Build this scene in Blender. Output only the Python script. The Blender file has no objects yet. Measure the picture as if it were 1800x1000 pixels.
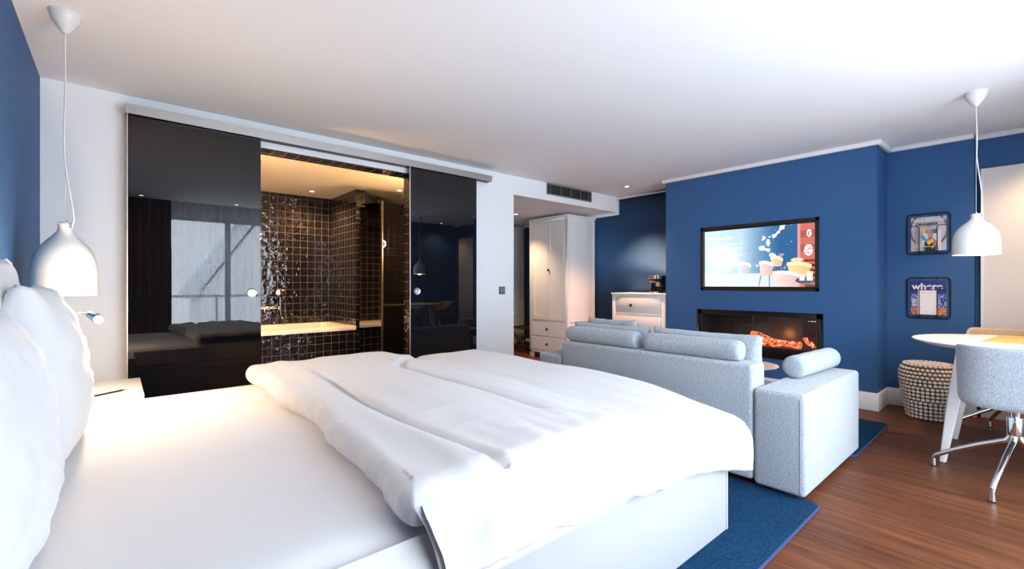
import bpy, bmesh, math, random
from mathutils import Vector, Matrix, noise
from math import sin, cos, pi, radians

random.seed(7)
C = bpy.context.scene.collection
SC = bpy.context.scene

# ------------------------------------------------------------------ camera
cam_d = bpy.data.cameras.new('camera')
cam_d.lens = 16.0
cam_d.sensor_width = 36.0
cam_d.clip_start = 0.05
cam_d.clip_end = 200
cam = bpy.data.objects.new('camera', cam_d)
cam.location = (0, 0, 1.17)
cam.rotation_euler = (radians(90), 0, radians(-41))
C.objects.link(cam)
SC.camera = cam

# ------------------------------------------------------------------ view
SC.view_settings.view_transform = 'Standard'
SC.view_settings.look = 'None'
SC.view_settings.gamma = 1
SC.view_settings.use_curve_mapping = False
SC.view_settings.exposure = 0.62
SC.cycles.use_denoising = True
SC.cycles.max_bounces = 10
SC.cycles.diffuse_bounces = 6
SC.cycles.transparent_max_bounces = 16
SC.cycles.sample_clamp_indirect = 8
SC.cycles.caustics_reflective = False
SC.cycles.caustics_refractive = False

# ------------------------------------------------------------------ daylight
WORLD_STRENGTH = 11.0
w = bpy.data.worlds.new('sky')
SC.world = w
w.use_nodes = True
wn = w.node_tree
wn.nodes['Background'].inputs['Strength'].default_value = WORLD_STRENGTH
wtc = wn.nodes.new('ShaderNodeTexCoord')
wsx = wn.nodes.new('ShaderNodeSeparateXYZ')
wr = wn.nodes.new('ShaderNodeValToRGB')
wr.color_ramp.elements[0].position = 0.0
wr.color_ramp.elements[0].color = (0.90, 0.935, 1.02, 1)
wr.color_ramp.elements[1].position = 0.02
wr.color_ramp.elements[1].color = (0.82, 0.90, 1.02, 1)
wn.links.new(wtc.outputs['Generated'], wsx.inputs[0])
wn.links.new(wsx.outputs['Z'], wr.inputs[0])
wn.links.new(wr.outputs[0], wn.nodes['Background'].inputs['Color'])

WX0, WX1, WZ0, WZ1 = 0.15, 4.05, 0.08, 2.33      # window opening
pd = bpy.data.lights.new('window_daylight', 'AREA')
pd.shape = 'RECTANGLE'
pd.size = WX1 - WX0
pd.size_y = WZ1 - WZ0
pd.cycles.is_portal = True
po = bpy.data.objects.new('window_daylight', pd)
po.location = ((WX0 + WX1) / 2, -0.93, (WZ0 + WZ1) / 2)
po.rotation_euler = (radians(90), 0, 0)      # faces +Y, into the room
po.rotation_euler = (radians(-90), 0, radians(180))
C.objects.link(po)

WARM = (1.0, 0.66, 0.38)
WARM2 = (1.0, 0.56, 0.22)


# ------------------------------------------------------------------ helpers
class MB:
    def __init__(s):
        s.bm = bmesh.new()

    def box(s, x0, y0, z0, x1, y1, z1, M=None):
        m = Matrix.Translation(((x0 + x1) / 2, (y0 + y1) / 2, (z0 + z1) / 2)) @ Matrix.Diagonal((abs(x1 - x0), abs(y1 - y0), abs(z1 - z0), 1))
        if M is not None:
            m = M @ m
        bmesh.ops.create_cube(s.bm, size=1, matrix=m)
        return s

    def face(s, pts):
        s.bm.faces.new([s.bm.verts.new(p) for p in pts])
        return s

    def cyl(s, p0, p1, r0, r1=None, n=24, cap=True):
        p0, p1 = Vector(p0), Vector(p1)
        r1 = r0 if r1 is None else r1
        return s.tube([p0, p1], [r0, r1], n, cap)

    def tube(s, pts, r, n=12, cap=True, closed=False, squash=1.0):
        pts = [Vector(p) for p in pts]
        k = len(pts)
        if not isinstance(r, (list, tuple)):
            r = [r] * k
        rings = []
        up = None
        for i, p in enumerate(pts):
            if closed:
                t = (pts[(i + 1) % k] - pts[i - 1]).normalized()
            else:
                t = (pts[min(i + 1, k - 1)] - pts[max(i - 1, 0)]).normalized()
            if up is None:
                up = Vector((0, 0, 1)) if abs(t.z) < 0.9 else Vector((1, 0, 0))
            a = t.cross(up).normalized()
            b = a.cross(t).normalized()
            up = b
            rings.append([s.bm.verts.new(p + r[i] * (cos(2 * pi * j / n) * a + squash * sin(2 * pi * j / n) * b)) for j in range(n)])
        for i in range(k if closed else k - 1):
            A, B = rings[i], rings[(i + 1) % k]
            for j in range(n):
                s.bm.faces.new([A[j], A[(j + 1) % n], B[(j + 1) % n], B[j]])
        if cap and not closed:
            s.bm.faces.new(rings[0][::-1])
            s.bm.faces.new(rings[-1])
        return s

    def lathe(s, prof, c=(0, 0, 0), n=48, close=False):
        rings = []
        for (r, z) in prof:
            if r < 1e-5:
                rings.append([s.bm.verts.new((c[0], c[1], c[2] + z))])
            else:
                rings.append([s.bm.verts.new((c[0] + r * cos(2 * pi * j / n), c[1] + r * sin(2 * pi * j / n), c[2] + z)) for j in range(n)])
        m = len(rings)
        for i in range(m if close else m - 1):
            A, B = rings[i], rings[(i + 1) % m]
            for j in range(n):
                q = (j + 1) % n
                if len(A) == 1 and len(B) == 1:
                    continue
                if len(A) == 1:
                    s.bm.faces.new([A[0], B[q], B[j]])
                elif len(B) == 1:
                    s.bm.faces.new([A[j], A[q], B[0]])
                else:
                    s.bm.faces.new([A[j], A[q], B[q], B[j]])
        return s

    def grid(s, fn, nu, nv, wrap_u=False):
        V = [[s.bm.verts.new(fn(i / nu, j / nv)) for j in range(nv + 1)] for i in range(nu + (0 if wrap_u else 1))]
        for i in range(nu):
            for j in range(nv):
                A = V[i]
                B = V[(i + 1) % len(V)] if wrap_u else V[i + 1]
                s.bm.faces.new([A[j], B[j], B[j + 1], A[j + 1]])
        return V

    def prism(s, pts, z0, z1, axis='z'):
        def f(a, b, h):
            return {'z': (a, b, h), 'x': (h, a, b), 'y': (a, h, b)}[axis]
        A = [s.bm.verts.new(f(a, b, z0)) for a, b in pts]
        B = [s.bm.verts.new(f(a, b, z1)) for a, b in pts]
        n = len(pts)
        s.bm.faces.new(A[::-1])
        s.bm.faces.new(B)
        for i in range(n):
            s.bm.faces.new([A[i], A[(i + 1) % n], B[(i + 1) % n], B[i]])
        return s

    def sphere(s, c, r, u=16, v=10, sc=(1, 1, 1)):
        m = Matrix.Translation(c) @ Matrix.Diagonal((sc[0], sc[1], sc[2], 1))
        bmesh.ops.create_uvsphere(s.bm, u_segments=u, v_segments=v, radius=r, matrix=m)
        return s

    def build(s, name, mat, parent=None, bevel=0, seg=3, angle=35, loc=None, subsurf=0, merge=True):
        bm = s.bm
        if merge:
            bmesh.ops.remove_doubles(bm, verts=bm.verts, dist=1e-5)
        if bevel:
            es = [e for e in bm.edges if len(e.link_faces) == 2 and e.calc_face_angle(0) > radians(30)]
            bmesh.ops.bevel(bm, geom=es, offset=bevel, segments=seg, profile=0.5, affect='EDGES', clamp_overlap=True)
        bmesh.ops.recalc_face_normals(bm, faces=bm.faces)
        for f in bm.faces:
            f.smooth = True
        for e in bm.edges:
            e.smooth = not (len(e.link_faces) == 2 and e.calc_face_angle(0) > radians(angle))
        me = bpy.data.meshes.new(name)
        bm.to_mesh(me)
        bm.free()
        o = bpy.data.objects.new(name, me)
        me.materials.append(mat)
        C.objects.link(o)
        if parent is not None:
            o.parent = parent
        if loc is not None:
            o.location = loc
        if subsurf:
            m = o.modifiers.new('sub', 'SUBSURF')
            m.levels = m.render_levels = subsurf
        return o


def tag(o, label, cat, group=None, kind=None):
    o['label'] = label
    o['category'] = cat
    if group:
        o['group'] = group
    if kind:
        o['kind'] = kind
    return o


def thing(name, label, cat, loc=(0, 0, 0), rz=0, group=None):
    o = bpy.data.objects.new(name, None)
    o.empty_display_size = 0.1
    C.objects.link(o)
    o.location = loc
    o.rotation_euler = (0, 0, rz)
    return tag(o, label, cat, group)


def struct(o):
    o['kind'] = 'structure'
    return o


def copy_tree(o, parent=None):
    c = o.copy()
    C.objects.link(c)
    c.parent = parent
    for ch in list(o.children):
        copy_tree(ch, c)
    return c


def text_obj(body, size, mat, name, M, parent, depth=0.0006, align='LEFT', bold=0.0, sx=1.0):
    cu = bpy.data.curves.new(name, 'FONT')
    cu.body = body
    cu.size = size
    cu.extrude = depth
    cu.offset = bold
    cu.align_x = align
    tmp = bpy.data.objects.new(name + '_curve', cu)
    C.objects.link(tmp)
    bpy.context.view_layer.update()
    me = bpy.data.meshes.new_from_object(tmp.evaluated_get(bpy.context.evaluated_depsgraph_get()))
    bpy.data.objects.remove(tmp)
    me.transform(Matrix.Diagonal((sx, 1, 1, 1)))
    me.transform(M)
    me.materials.clear()
    me.materials.append(mat)
    o = bpy.data.objects.new(name, me)
    C.objects.link(o)
    if parent is not None:
        o.parent = parent
    return o


def smooth(t):
    t = max(0., min(1., t))
    return t * t * (3 - 2 * t)


def lin(c):
    return tuple((v / 12.92 if v <= 0.04045 else ((v + 0.055) / 1.055) ** 2.4) for v in c)


def srgb(r, g, b):
    return lin((r / 255, g / 255, b / 255))


# ------------------------------------------------------------------ materials
def mat(name, col, rough=0.5, metal=0.0, spec=0.5, coat=0.0, emit=None, es=0, bump=None, var=None, trans=0, ior=1.45, sheen=0):
    m = bpy.data.materials.new(name)
    m.use_nodes = True
    nt = m.node_tree
    b = nt.nodes['Principled BSDF']
    b.inputs['Base Color'].default_value = (*col, 1)
    b.inputs['Roughness'].default_value = rough
    b.inputs['Metallic'].default_value = metal
    b.inputs['Specular IOR Level'].default_value = spec
    b.inputs['Coat Weight'].default_value = coat
    b.inputs['IOR'].default_value = ior
    b.inputs['Transmission Weight'].default_value = trans
    b.inputs['Sheen Weight'].default_value = sheen
    if emit:
        b.inputs['Emission Color'].default_value = (*emit, 1)
        b.inputs['Emission Strength'].default_value = es
    tc = None
    if bump or var:
        tc = nt.nodes.new('ShaderNodeTexCoord')
    if var:   # (scale, col2, stretch)
        n = nt.nodes.new('ShaderNodeTexNoise')
        n.inputs['Scale'].default_value = var[0]
        n.inputs['Detail'].default_value = 4
        mp = nt.nodes.new('ShaderNodeMapping')
        mp.inputs['Scale'].default_value = var[2] if len(var) > 2 else (1, 1, 1)
        nt.links.new(tc.outputs['Object'], mp.inputs[0])
        nt.links.new(mp.outputs[0], n.inputs['Vector'])
        r = nt.nodes.new('ShaderNodeValToRGB')
        lo, hi = var[3] if len(var) > 3 else (0.35, 0.65)
        r.color_ramp.elements[0].position = lo
        r.color_ramp.elements[1].position = hi
        r.color_ramp.elements[0].color = (*col, 1)
        r.color_ramp.elements[1].color = (*var[1], 1)
        nt.links.new(n.outputs[0], r.inputs[0])
        nt.links.new(r.outputs[0], b.inputs['Base Color'])
    if bump:  # (scale, strength, distance)
        n = nt.nodes.new('ShaderNodeTexNoise')
        n.inputs['Scale'].default_value = bump[0]
        n.inputs['Detail'].default_value = 3
        nt.links.new(tc.outputs['Object'], n.inputs['Vector'])
        bp = nt.nodes.new('ShaderNodeBump')
        bp.inputs['Strength'].default_value = bump[1]
        bp.inputs['Distance'].default_value = bump[2]
        nt.links.new(n.outputs[0], bp.inputs['Height'])
        nt.links.new(bp.outputs[0], b.inputs['Normal'])
    return m


def emis(name, col, s):
    return mat(name, (0, 0, 0), 1, emit=col, es=s)


def tile_mat(name, axes):
    m = bpy.data.materials.new(name)
    m.use_nodes = True
    nt = m.node_tree
    L = nt.links.new
    b = nt.nodes['Principled BSDF']
    tc = nt.nodes.new('ShaderNodeTexCoord')
    sp = nt.nodes.new('ShaderNodeSeparateXYZ')
    cb = nt.nodes.new('ShaderNodeCombineXYZ')
    L(tc.outputs['Object'], sp.inputs[0])
    L(sp.outputs[axes[0]], cb.inputs[0])
    L(sp.outputs[axes[1]], cb.inputs[1])
    br = nt.nodes.new('ShaderNodeTexBrick')
    br.offset = 0
    br.squash = 1
    br.inputs['Scale'].default_value = 1
    br.inputs['Brick Width'].default_value = 0.1
    br.inputs['Row Height'].default_value = 0.1
    br.inputs['Mortar Size'].default_value = 0.0022
    br.inputs['Mortar Smooth'].default_value = 0.2
    br.inputs['Bias'].default_value = 0
    br.inputs['Color1'].default_value = (0.006, 0.007, 0.012, 1)
    br.inputs['Color2'].default_value = (0.013, 0.013, 0.020, 1)
    br.inputs['Mortar'].default_value = (0.22, 0.15, 0.11, 1)
    L(cb.outputs[0], br.inputs['Vector'])
    L(br.outputs['Color'], b.inputs['Base Color'])
    ro = nt.nodes.new('ShaderNodeMapRange')
    ro.inputs['To Min'].default_value = 0.07
    ro.inputs['To Max'].default_value = 0.85
    L(br.outputs['Fac'], ro.inputs[0])
    L(ro.outputs[0], b.inputs['Roughness'])
    b.inputs['IOR'].default_value = 1.6
    no = nt.nodes.new('ShaderNodeTexNoise')
    no.inputs['Scale'].default_value = 15
    no.inputs['Detail'].default_value = 1.5
    L(tc.outputs['Object'], no.inputs['Vector'])
    b1 = nt.nodes.new('ShaderNodeBump')
    b1.inputs['Strength'].default_value = 1.0
    b1.inputs['Distance'].default_value = 0.010
    L(no.outputs[0], b1.inputs['Height'])
    b2 = nt.nodes.new('ShaderNodeBump')
    b2.invert = True
    b2.inputs['Strength'].default_value = 0.8
    b2.inputs['Distance'].default_value = 0.003
    L(br.outputs['Fac'], b2.inputs['Height'])
    L(b1.outputs[0], b2.inputs['Normal'])
    L(b2.outputs[0], b.inputs['Normal'])
    return m


def floor_mat():
    m = bpy.data.materials.new('wood_floor')
    m.use_nodes = True
    nt = m.node_tree
    L = nt.links.new
    b = nt.nodes['Principled BSDF']
    tc = nt.nodes.new('ShaderNodeTexCoord')
    sp = nt.nodes.new('ShaderNodeSeparateXYZ')
    cb = nt.nodes.new('ShaderNodeCombineXYZ')
    L(tc.outputs['Object'], sp.inputs[0])
    L(sp.outputs['Y'], cb.inputs[0])
    L(sp.outputs['X'], cb.inputs[1])
    br = nt.nodes.new('ShaderNodeTexBrick')
    br.offset = 0.37
    br.inputs['Scale'].default_value = 1
    br.inputs['Brick Width'].default_value = 1.35
    br.inputs['Row Height'].default_value = 0.16
    br.inputs['Mortar Size'].default_value = 0.0008
    br.inputs['Color1'].default_value = (0, 0, 0, 1)
    br.inputs['Color2'].default_value = (1, 1, 1, 1)
    br.inputs['Mortar'].default_value = (0.4, 0.4, 0.4, 1)
    L(cb.outputs[0], br.inputs['Vector'])
    mp = nt.nodes.new('ShaderNodeMapping')
    mp.inputs['Scale'].default_value = (22, 1.3, 1)
    L(tc.outputs['Object'], mp.inputs[0])
    # shift the grain per plank
    ad = nt.nodes.new('ShaderNodeVectorMath')
    ad.operation = 'MULTIPLY_ADD'
    ad.inputs[1].default_value = (7, 7, 7)
    L(br.outputs['Color'], ad.inputs[0])
    L(mp.outputs[0], ad.inputs[2])
    n = nt.nodes.new('ShaderNodeTexNoise')
    n.inputs['Scale'].default_value = 1.6
    n.inputs['Detail'].default_value = 7
    n.inputs['Roughness'].default_value = 0.62
    n.inputs['Distortion'].default_value = 0.6
    L(ad.outputs[0], n.inputs['Vector'])
    r = nt.nodes.new('ShaderNodeValToRGB')
    r.color_ramp.elements[0].position = 0.30
    r.color_ramp.elements[0].color = (0.070, 0.022, 0.010, 1)
    r.color_ramp.elements[1].position = 0.72
    r.color_ramp.elements[1].color = (0.225, 0.080, 0.033, 1)
    L(n.outputs[0], r.inputs[0])
    mx = nt.nodes.new('ShaderNodeMix')
    mx.data_type = 'RGBA'
    mx.blend_type = 'MULTIPLY'
    mx.inputs[0].default_value = 0.25
    L(r.outputs[0], mx.inputs[6])
    L(br.outputs['Color'], mx.inputs[7])
    L(mx.outputs[2], b.inputs['Base Color'])
    b.inputs['Roughness'].default_value = 0.42
    b.inputs['Specular IOR Level'].default_value = 0.15
    bp = nt.nodes.new('ShaderNodeBump')
    bp.inputs['Strength'].default_value = 0.15
    bp.inputs['Distance'].default_value = 0.002
    L(n.outputs[0], bp.inputs['Height'])
    L(bp.outputs[0], b.inputs['Normal'])
    return m


def fabric_mat(name, c1, c2, scale=160, bump=0.35, stretch=(1, 1, 1)):
    m = mat(name, c1, 0.95, spec=0.1, var=(scale, c2, stretch, (0.32, 0.68)), bump=(scale * 1.3, bump, 0.004), sheen=0.3)
    return m


def sheer_mat():
    m = bpy.data.materials.new('sheer_voile')
    m.use_nodes = True
    nt = m.node_tree
    nt.nodes.remove(nt.nodes['Principled BSDF'])
    out = nt.nodes['Material Output']
    tr = nt.nodes.new('ShaderNodeBsdfTransparent')
    tl = nt.nodes.new('ShaderNodeBsdfTranslucent')
    tl.inputs[0].default_value = (0.86, 0.90, 0.95, 1)
    df = nt.nodes.new('ShaderNodeBsdfDiffuse')
    df.inputs[0].default_value = (0.86, 0.90, 0.95, 1)
    m1 = nt.nodes.new('ShaderNodeMixShader')
    m1.inputs[0].default_value = 0.4
    m2 = nt.nodes.new('ShaderNodeMixShader')
    m2.inputs[0].default_value = 0.42
    nt.links.new(tl.outputs[0], m1.inputs[1])
    nt.links.new(df.outputs[0], m1.inputs[2])
    nt.links.new(tr.outputs[0], m2.inputs[1])
    nt.links.new(m1.outputs[0], m2.inputs[2])
    nt.links.new(m2.outputs[0], out.inputs[0])
    return m


def clear_glass():
    m = bpy.data.materials.new('clear_glass')
    m.use_nodes = True
    nt = m.node_tree
    nt.nodes.remove(nt.nodes['Principled BSDF'])
    out = nt.nodes['Material Output']
    tr = nt.nodes.new('ShaderNodeBsdfTransparent')
    tr.inputs[0].default_value = (0.95, 0.97, 0.97, 1)
    gl = nt.nodes.new('ShaderNodeBsdfGlossy')
    gl.inputs['Roughness'].default_value = 0.0
    fr = nt.nodes.new('ShaderNodeFresnel')
    ge = nt.nodes.new('ShaderNodeNewGeometry')
    mr = nt.nodes.new('ShaderNodeMapRange')
    mr.inputs['To Min'].default_value = 1.5
    mr.inputs['To Max'].default_value = 1 / 1.5
    nt.links.new(ge.outputs['Backfacing'], mr.inputs[0])
    nt.links.new(mr.outputs[0], fr.inputs[0])
    mx = nt.nodes.new('ShaderNodeMixShader')
    nt.links.new(fr.outputs[0], mx.inputs[0])
    nt.links.new(tr.outputs[0], mx.inputs[1])
    nt.links.new(gl.outputs[0], mx.inputs[2])
    nt.links.new(mx.outputs[0], out.inputs[0])
    return m


def attr_mat(name, emission=0.0, rough=0.4):
    m = bpy.data.materials.new(name)
    m.use_nodes = True
    nt = m.node_tree
    b = nt.nodes['Principled BSDF']
    a = nt.nodes.new('ShaderNodeAttribute')
    a.attribute_name = 'col'
    if emission:
        nt.links.new(a.outputs[0], b.inputs['Emission Color'])
        b.inputs['Emission Strength'].default_value = emission
        b.inputs['Base Color'].default_value = (0.01, 0.01, 0.01, 1)
    else:
        nt.links.new(a.outputs[0], b.inputs['Base Color'])
    b.inputs['Roughness'].default_value = rough
    return m


WHITE_WALL = mat('white_wall_paint', (0.83, 0.845, 0.86), 0.9, spec=0.15, bump=(60, 0.05, 0.002))
CEIL = mat('white_ceiling_paint', (0.88, 0.885, 0.90), 0.95, spec=0.1)
BLUE = mat('blue_wall_paint', (0.034, 0.108, 0.265), 0.6, spec=0.3, bump=(120, 0.05, 0.001))
TRIMW = mat('white_gloss_trim', (0.82, 0.82, 0.83), 0.35)
TILE_XZ = tile_mat('black_glazed_tiles_xz', ('X', 'Z'))
TILE_YZ = tile_mat('black_glazed_tiles_yz', ('Y', 'Z'))
TILE_XY = tile_mat('black_glazed_tiles_xy', ('X', 'Y'))
FLOOR = floor_mat()
LINEN = mat('white_linen', (0.70, 0.70, 0.705), 0.85, spec=0.15, bump=(700, 0.15, 0.001), sheen=0.2)
DUVET = mat('white_seersucker', (0.64, 0.64, 0.65), 0.85, spec=0.15, bump=(220, 0.25, 0.0015), sheen=0.2)
LACQ = mat('white_lacquer', (0.80, 0.80, 0.79), 0.35)
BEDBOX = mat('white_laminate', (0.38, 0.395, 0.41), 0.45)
BLKGLASS = mat('black_door_glass', (0.004, 0.004, 0.006), 0.0, spec=0.5, ior=1.6)
ALU = mat('brushed_aluminium', (0.55, 0.55, 0.55), 0.35, metal=1.0, bump=(400, 0.05, 0.0005))
CHROME = mat('polished_chrome', (0.78, 0.79, 0.80), 0.09, metal=1.0)
BRASS = mat('warm_polished_metal', (0.75, 0.6, 0.45), 0.12, metal=1.0)
BLACK = mat('satin_black', (0.006, 0.006, 0.007), 0.45)
BLACKG = mat('gloss_black', (0.005, 0.005, 0.006), 0.08)
SOFA = fabric_mat('grey_blue_weave', (0.17, 0.215, 0.265), (0.50, 0.535, 0.565), 230, 0.5, (1, 0.45, 1.6))
FELT = fabric_mat('grey_felt', (0.20, 0.235, 0.27), (0.42, 0.45, 0.48), 170, 0.25)
FELT_TAN = fabric_mat('tan_felt', (0.42, 0.30, 0.18), (0.60, 0.46, 0.30), 170, 0.25)
RUGM = fabric_mat('blue_pile', (0.003, 0.018, 0.046), (0.008, 0.046, 0.105), 110, 1.0)
RUGM.node_tree.nodes['Principled BSDF'].inputs['Sheen Weight'].default_value = 0
RUGB = mat('navy_binding', (0.02, 0.04, 0.12), 0.7)
SHEER = sheer_mat()
DRAPE = mat('taupe_drape', (0.14, 0.105, 0.075), 0.85, spec=0.1, bump=(300, 0.2, 0.001))
GLASS = clear_glass()
ENAMEL = mat('white_enamel', (0.68, 0.69, 0.68), 0.22)
TABLEW = mat('white_table_lacquer', (0.80, 0.80, 0.79), 0.28)
TUBM = mat('white_acrylic', (0.82, 0.80, 0.77), 0.2)
BEADS = mat('cream_beads', (0.76, 0.68, 0.60), 0.4)
WOODV = mat('oak_veneer', (0.28, 0.16, 0.07), 0.4, var=(6, (0.38, 0.23, 0.11), (1, 14, 14)))
DARKW = mat('dark_wood', (0.035, 0.022, 0.016), 0.45)
CORDM = mat('white_cord', (0.62, 0.62, 0.63), 0.6)
BULB = emis('warm_bulb', (1.0, 0.72, 0.42), 18)
SPOTLENS = emis('spot_lens', (1.0, 0.75, 0.45), 30)
GREYP = mat('grey_plastic', (0.10, 0.10, 0.11), 0.4)
GRILLE = mat('grey_grille', (0.05, 0.05, 0.05), 0.6)
PEWTER = mat('pewter_knob', (0.05, 0.045, 0.04), 0.4, metal=0.7)
KRAFT = mat('kraft_card', (0.62, 0.36, 0.12), 0.7)
PAPER = mat('white_paper', (0.80, 0.79, 0.77), 0.8)

H = 2.5
XL, XR, XN, YA = -0.37, 5.72, 5.78, 4.19

# ------------------------------------------------------------------ shell
fl = MB(); fl.box(-0.6, -1.0, -0.1, 6.1, 8.2, 0)
struct(fl.build('floor', FLOOR))

ce = MB(); ce.box(-0.6, -0.46, H, 6.1, YA + 0.18, H + 0.1)
struct(ce.build('ceiling', CEIL))
cp = MB()
cp.box(-0.6, -1.0, 2.78, 6.1, -0.46, 2.88)
cp.box(-0.6, -0.46, 2.6, 6.1, -0.42, 2.88)
struct(cp.build('ceiling_curtain_recess', CEIL))

wl = MB(); wl.box(XL - 0.2, -1.0, 0, XL, YA, 2.88)
struct(wl.build('wall_left', BLUE))

# white wall with the bathroom opening and hall opening
OX0, OX1, OZ = 0.70, 2.30, 2.30
HX, HZ = 3.67, 2.27
wb = MB()
wb.box(XL - 0.2, YA, 0, OX0, YA + 0.18, H)
wb.box(OX0, YA, OZ, OX1, YA + 0.18, H)
wb.box(OX1, YA, 0, HX, YA + 0.18, H)
wb.box(HX, YA, HZ, 6.0, YA + 0.18, H)
struct(wb.build('wall_back', WHITE_WALL))
# tile lining of the opening
li = MB(); li.box(OX0, YA + 0.004, OZ - 0.012, OX1, YA + 0.18, OZ)
struct(li.build('trim_tile_soffit', TILE_XY))
lj = MB()
lj.box(OX0, YA + 0.004, 0, OX0 + 0.012, YA + 0.182, OZ - 0.012)
lj.box(OX1 - 0.012, YA + 0.004, 0, OX1, YA + 0.182, OZ - 0.012)
struct(lj.build('trim_tile_jambs', TILE_YZ))

# fireplace wall and its returns
cb_ = MB()
TY0, TY1, TZ0, TZ1 = 1.418, 2.638, 1.10, 1.847
FY0, FY1, FZ0, FZ1 = 1.384, 2.673, 0.38, 0.876
X0 = 5.30
cb_.box(X0, 0.96, 0, XN + 0.02, FY0, H)
cb_.box(X0, FY0, 0, XN, FY1, FZ0)
cb_.box(X0, FY0, FZ1, XN, FY1, TZ0)
cb_.box(X0, FY1, 0, XN + 0.02, 3.10, H)
cb_.box(X0, FY0, TZ1, XN, FY1, H)
cb_.box(X0, FY0, TZ0, XN, TY0, TZ1)
cb_.box(X0, TY1, TZ0, XN, FY1, TZ1)
struct(cb_.build('wall_fireplace', BLUE))
wr_ = MB()
wr_.box(XN, 3.10, 0, XN + 0.25, 8.0, H)
wr_.box(XN, 0.96, 0, XN + 0.25, 3.10, H)
wr_.box(XR, 0.354, 0, XN + 0.25, 0.96, H)
wr_.box(XN + 0.04, -0.46, 0, XN + 0.25, 0.354, H)
struct(wr_.build('wall_right', BLUE))
# short wall beside the window
wf = MB(); wf.box(4.43, -0.88, 0, 6.03, -0.50, 2.78)
struct(wf.build('wall_front', BLUE))
# window wall
ww = MB()
ww.box(-0.6, -1.0, 0, WX0, -0.88, 2.88)
ww.box(WX1, -1.0, 0, 6.03, -0.88, 2.88)
ww.box(WX0, -1.0, 0, WX1, -0.88, WZ0)
ww.box(WX0, -1.0, WZ1, WX1, -0.88, 2.88)
struct(ww.build('wall_window', WHITE_WALL))

# hall
hc = MB(); hc.box(HX - 0.2, YA + 0.18, HZ, 6.0, 8.2, HZ + 0.1)
struct(hc.build('ceiling_hall', CEIL))
hw = MB(); hw.box(HX - 0.17, YA + 0.18, 0, HX, 8.2, HZ)
hw.box(HX, 8.0, 0, 6.0, 8.2, HZ)
struct(hw.build('wall_hall', WHITE_WALL))

# crown mouldings
def crown(name, pts):
    m = MB()
    for (xa, ya, xb, yb, z) in pts:
        m.box(min(xa, xb), min(ya, yb), z - 0.045, max(xa, xb), max(ya, yb), z)
    struct(m.build(name, TRIMW, bevel=0.012, seg=2))
T = 0.04
crown('trim_1', [(X0 - T, 0.96 - T, X0, 3.10 + T, H)])
crown('trim_2', [(X0, 0.96 - T, XR, 0.96, H)])
crown('trim_3', [(XR - T, 0.354, XR, 0.96 - T, H), (XN + 0.04 - T, -0.46, XN + 0.04, 0.354, H)])
crown('trim_4', [(XN - T, 3.10 + T, XN, YA, H), (X0, 3.10, XN - T, 3.10 + T, H)])
crown('trim_5', [(XN - T, YA + 0.18, XN, 8.0, HZ), (XN - T, YA - 0.002, XN, YA + 0.18, HZ)])
m = MB(); m.box(XN - T, YA - 0.035, HZ - 0.045, XN, YA, H - 0.045)
struct(m.build('trim_6', TRIMW, bevel=0.01, seg=2))

# baseboards
def base(name, boxes):
    m = MB()
    for b in boxes:
        m.box(b[0], b[1], 0, b[2], b[3], 0.165)
    struct(m.build(name, TRIMW, bevel=0.004, seg=2))
B = 0.015
base('baseboard_fireplace', [(X0 - B, 0.96 - B, X0, 3.10)])
base('baseboard_return', [(X0, 0.96 - B, XR - B, 0.96)])
base('baseboard_right', [(XR - B, 0.354 - B, XR, 0.96)])
base('baseboard_hall', [(XN - B, 5.45, XN, 6.25)])
base('baseboard_left', [(XL, -0.8, XL + B, YA - 0.02)])
base('baseboard_back', [(XL + B, YA - B, 0.0, YA), (3.05, YA - B, HX, YA)])

# white flush door by the table
dr = MB(); dr.box(XN - 0.02, -0.24, 0.0, XN + 0.035, 0.318, 2.19)
d1 = struct(dr.build('door_1', mat('door_white', (0.78, 0.74, 0.70), 0.4), bevel=0.003))
dh = MB(); dh.box(XN - 0.025, 0.30, 0.0, XN + 0.036, 0.318, 2.19)
dh.build('door_edge_strip', TRIMW, parent=d1, bevel=0.002)

# ------------------------------------------------------------------ window, curtains
wframe = MB()
fx = 0.06
wframe.box(WX0, -0.97, WZ0, WX0 + fx, -0.91, WZ1)
wframe.box(WX1 - fx, -0.97, WZ0, WX1, -0.91, WZ1)
wframe.box(WX0, -0.97, WZ0, WX1, -0.91, WZ0 + fx)
wframe.box(WX0, -0.97, WZ1 - fx, WX1, -0.91, WZ1)
for x in (1.45, 2.75):
    wframe.box(x - 0.04, -0.97, WZ0, x + 0.04, -0.91, WZ1)
wfo = struct(wframe.build('window_1', mat('grey_window_frame', (0.22, 0.25, 0.28), 0.4), bevel=0.004))
for (xa, xb) in ((WX0 + fx, 1.41), (1.49, 2.71), (2.79, WX1 - fx)):
    g = MB(); g.box(xa, -0.945, WZ0 + fx, xb, -0.937, WZ1 - fx)
    g.build('pane', GLASS, parent=wfo)


def curtain(name, x0, x1, z0, z1, y, amp, waves, matl, label, cat, seed, n=None):
    nn = n or int(waves * 20)
    m = MB()

    def fn(u, v):
        ph = 2 * pi * waves * u + 1.3 * sin(5 * u + seed) + 0.8 * sin(17 * u + seed * 2)
        a = amp * (0.55 + 0.45 * v + 0.3 * sin(9 * u + seed))
        top = 1 - 0.35 * max(0, (1 - v - 0.93) / 0.07) if v < 0.07 else 1
        return (x0 + (x1 - x0) * u + 0.25 * amp * sin(2 * ph), y + a * top * sin(ph) + 0.003 * sin(ph * 2 + 3 * v), z1 + (z0 - z1) * v)
    m.grid(fn, nn, 16)
    o = m.build(name, matl, angle=80)
    return tag(o, label, cat)


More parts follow.
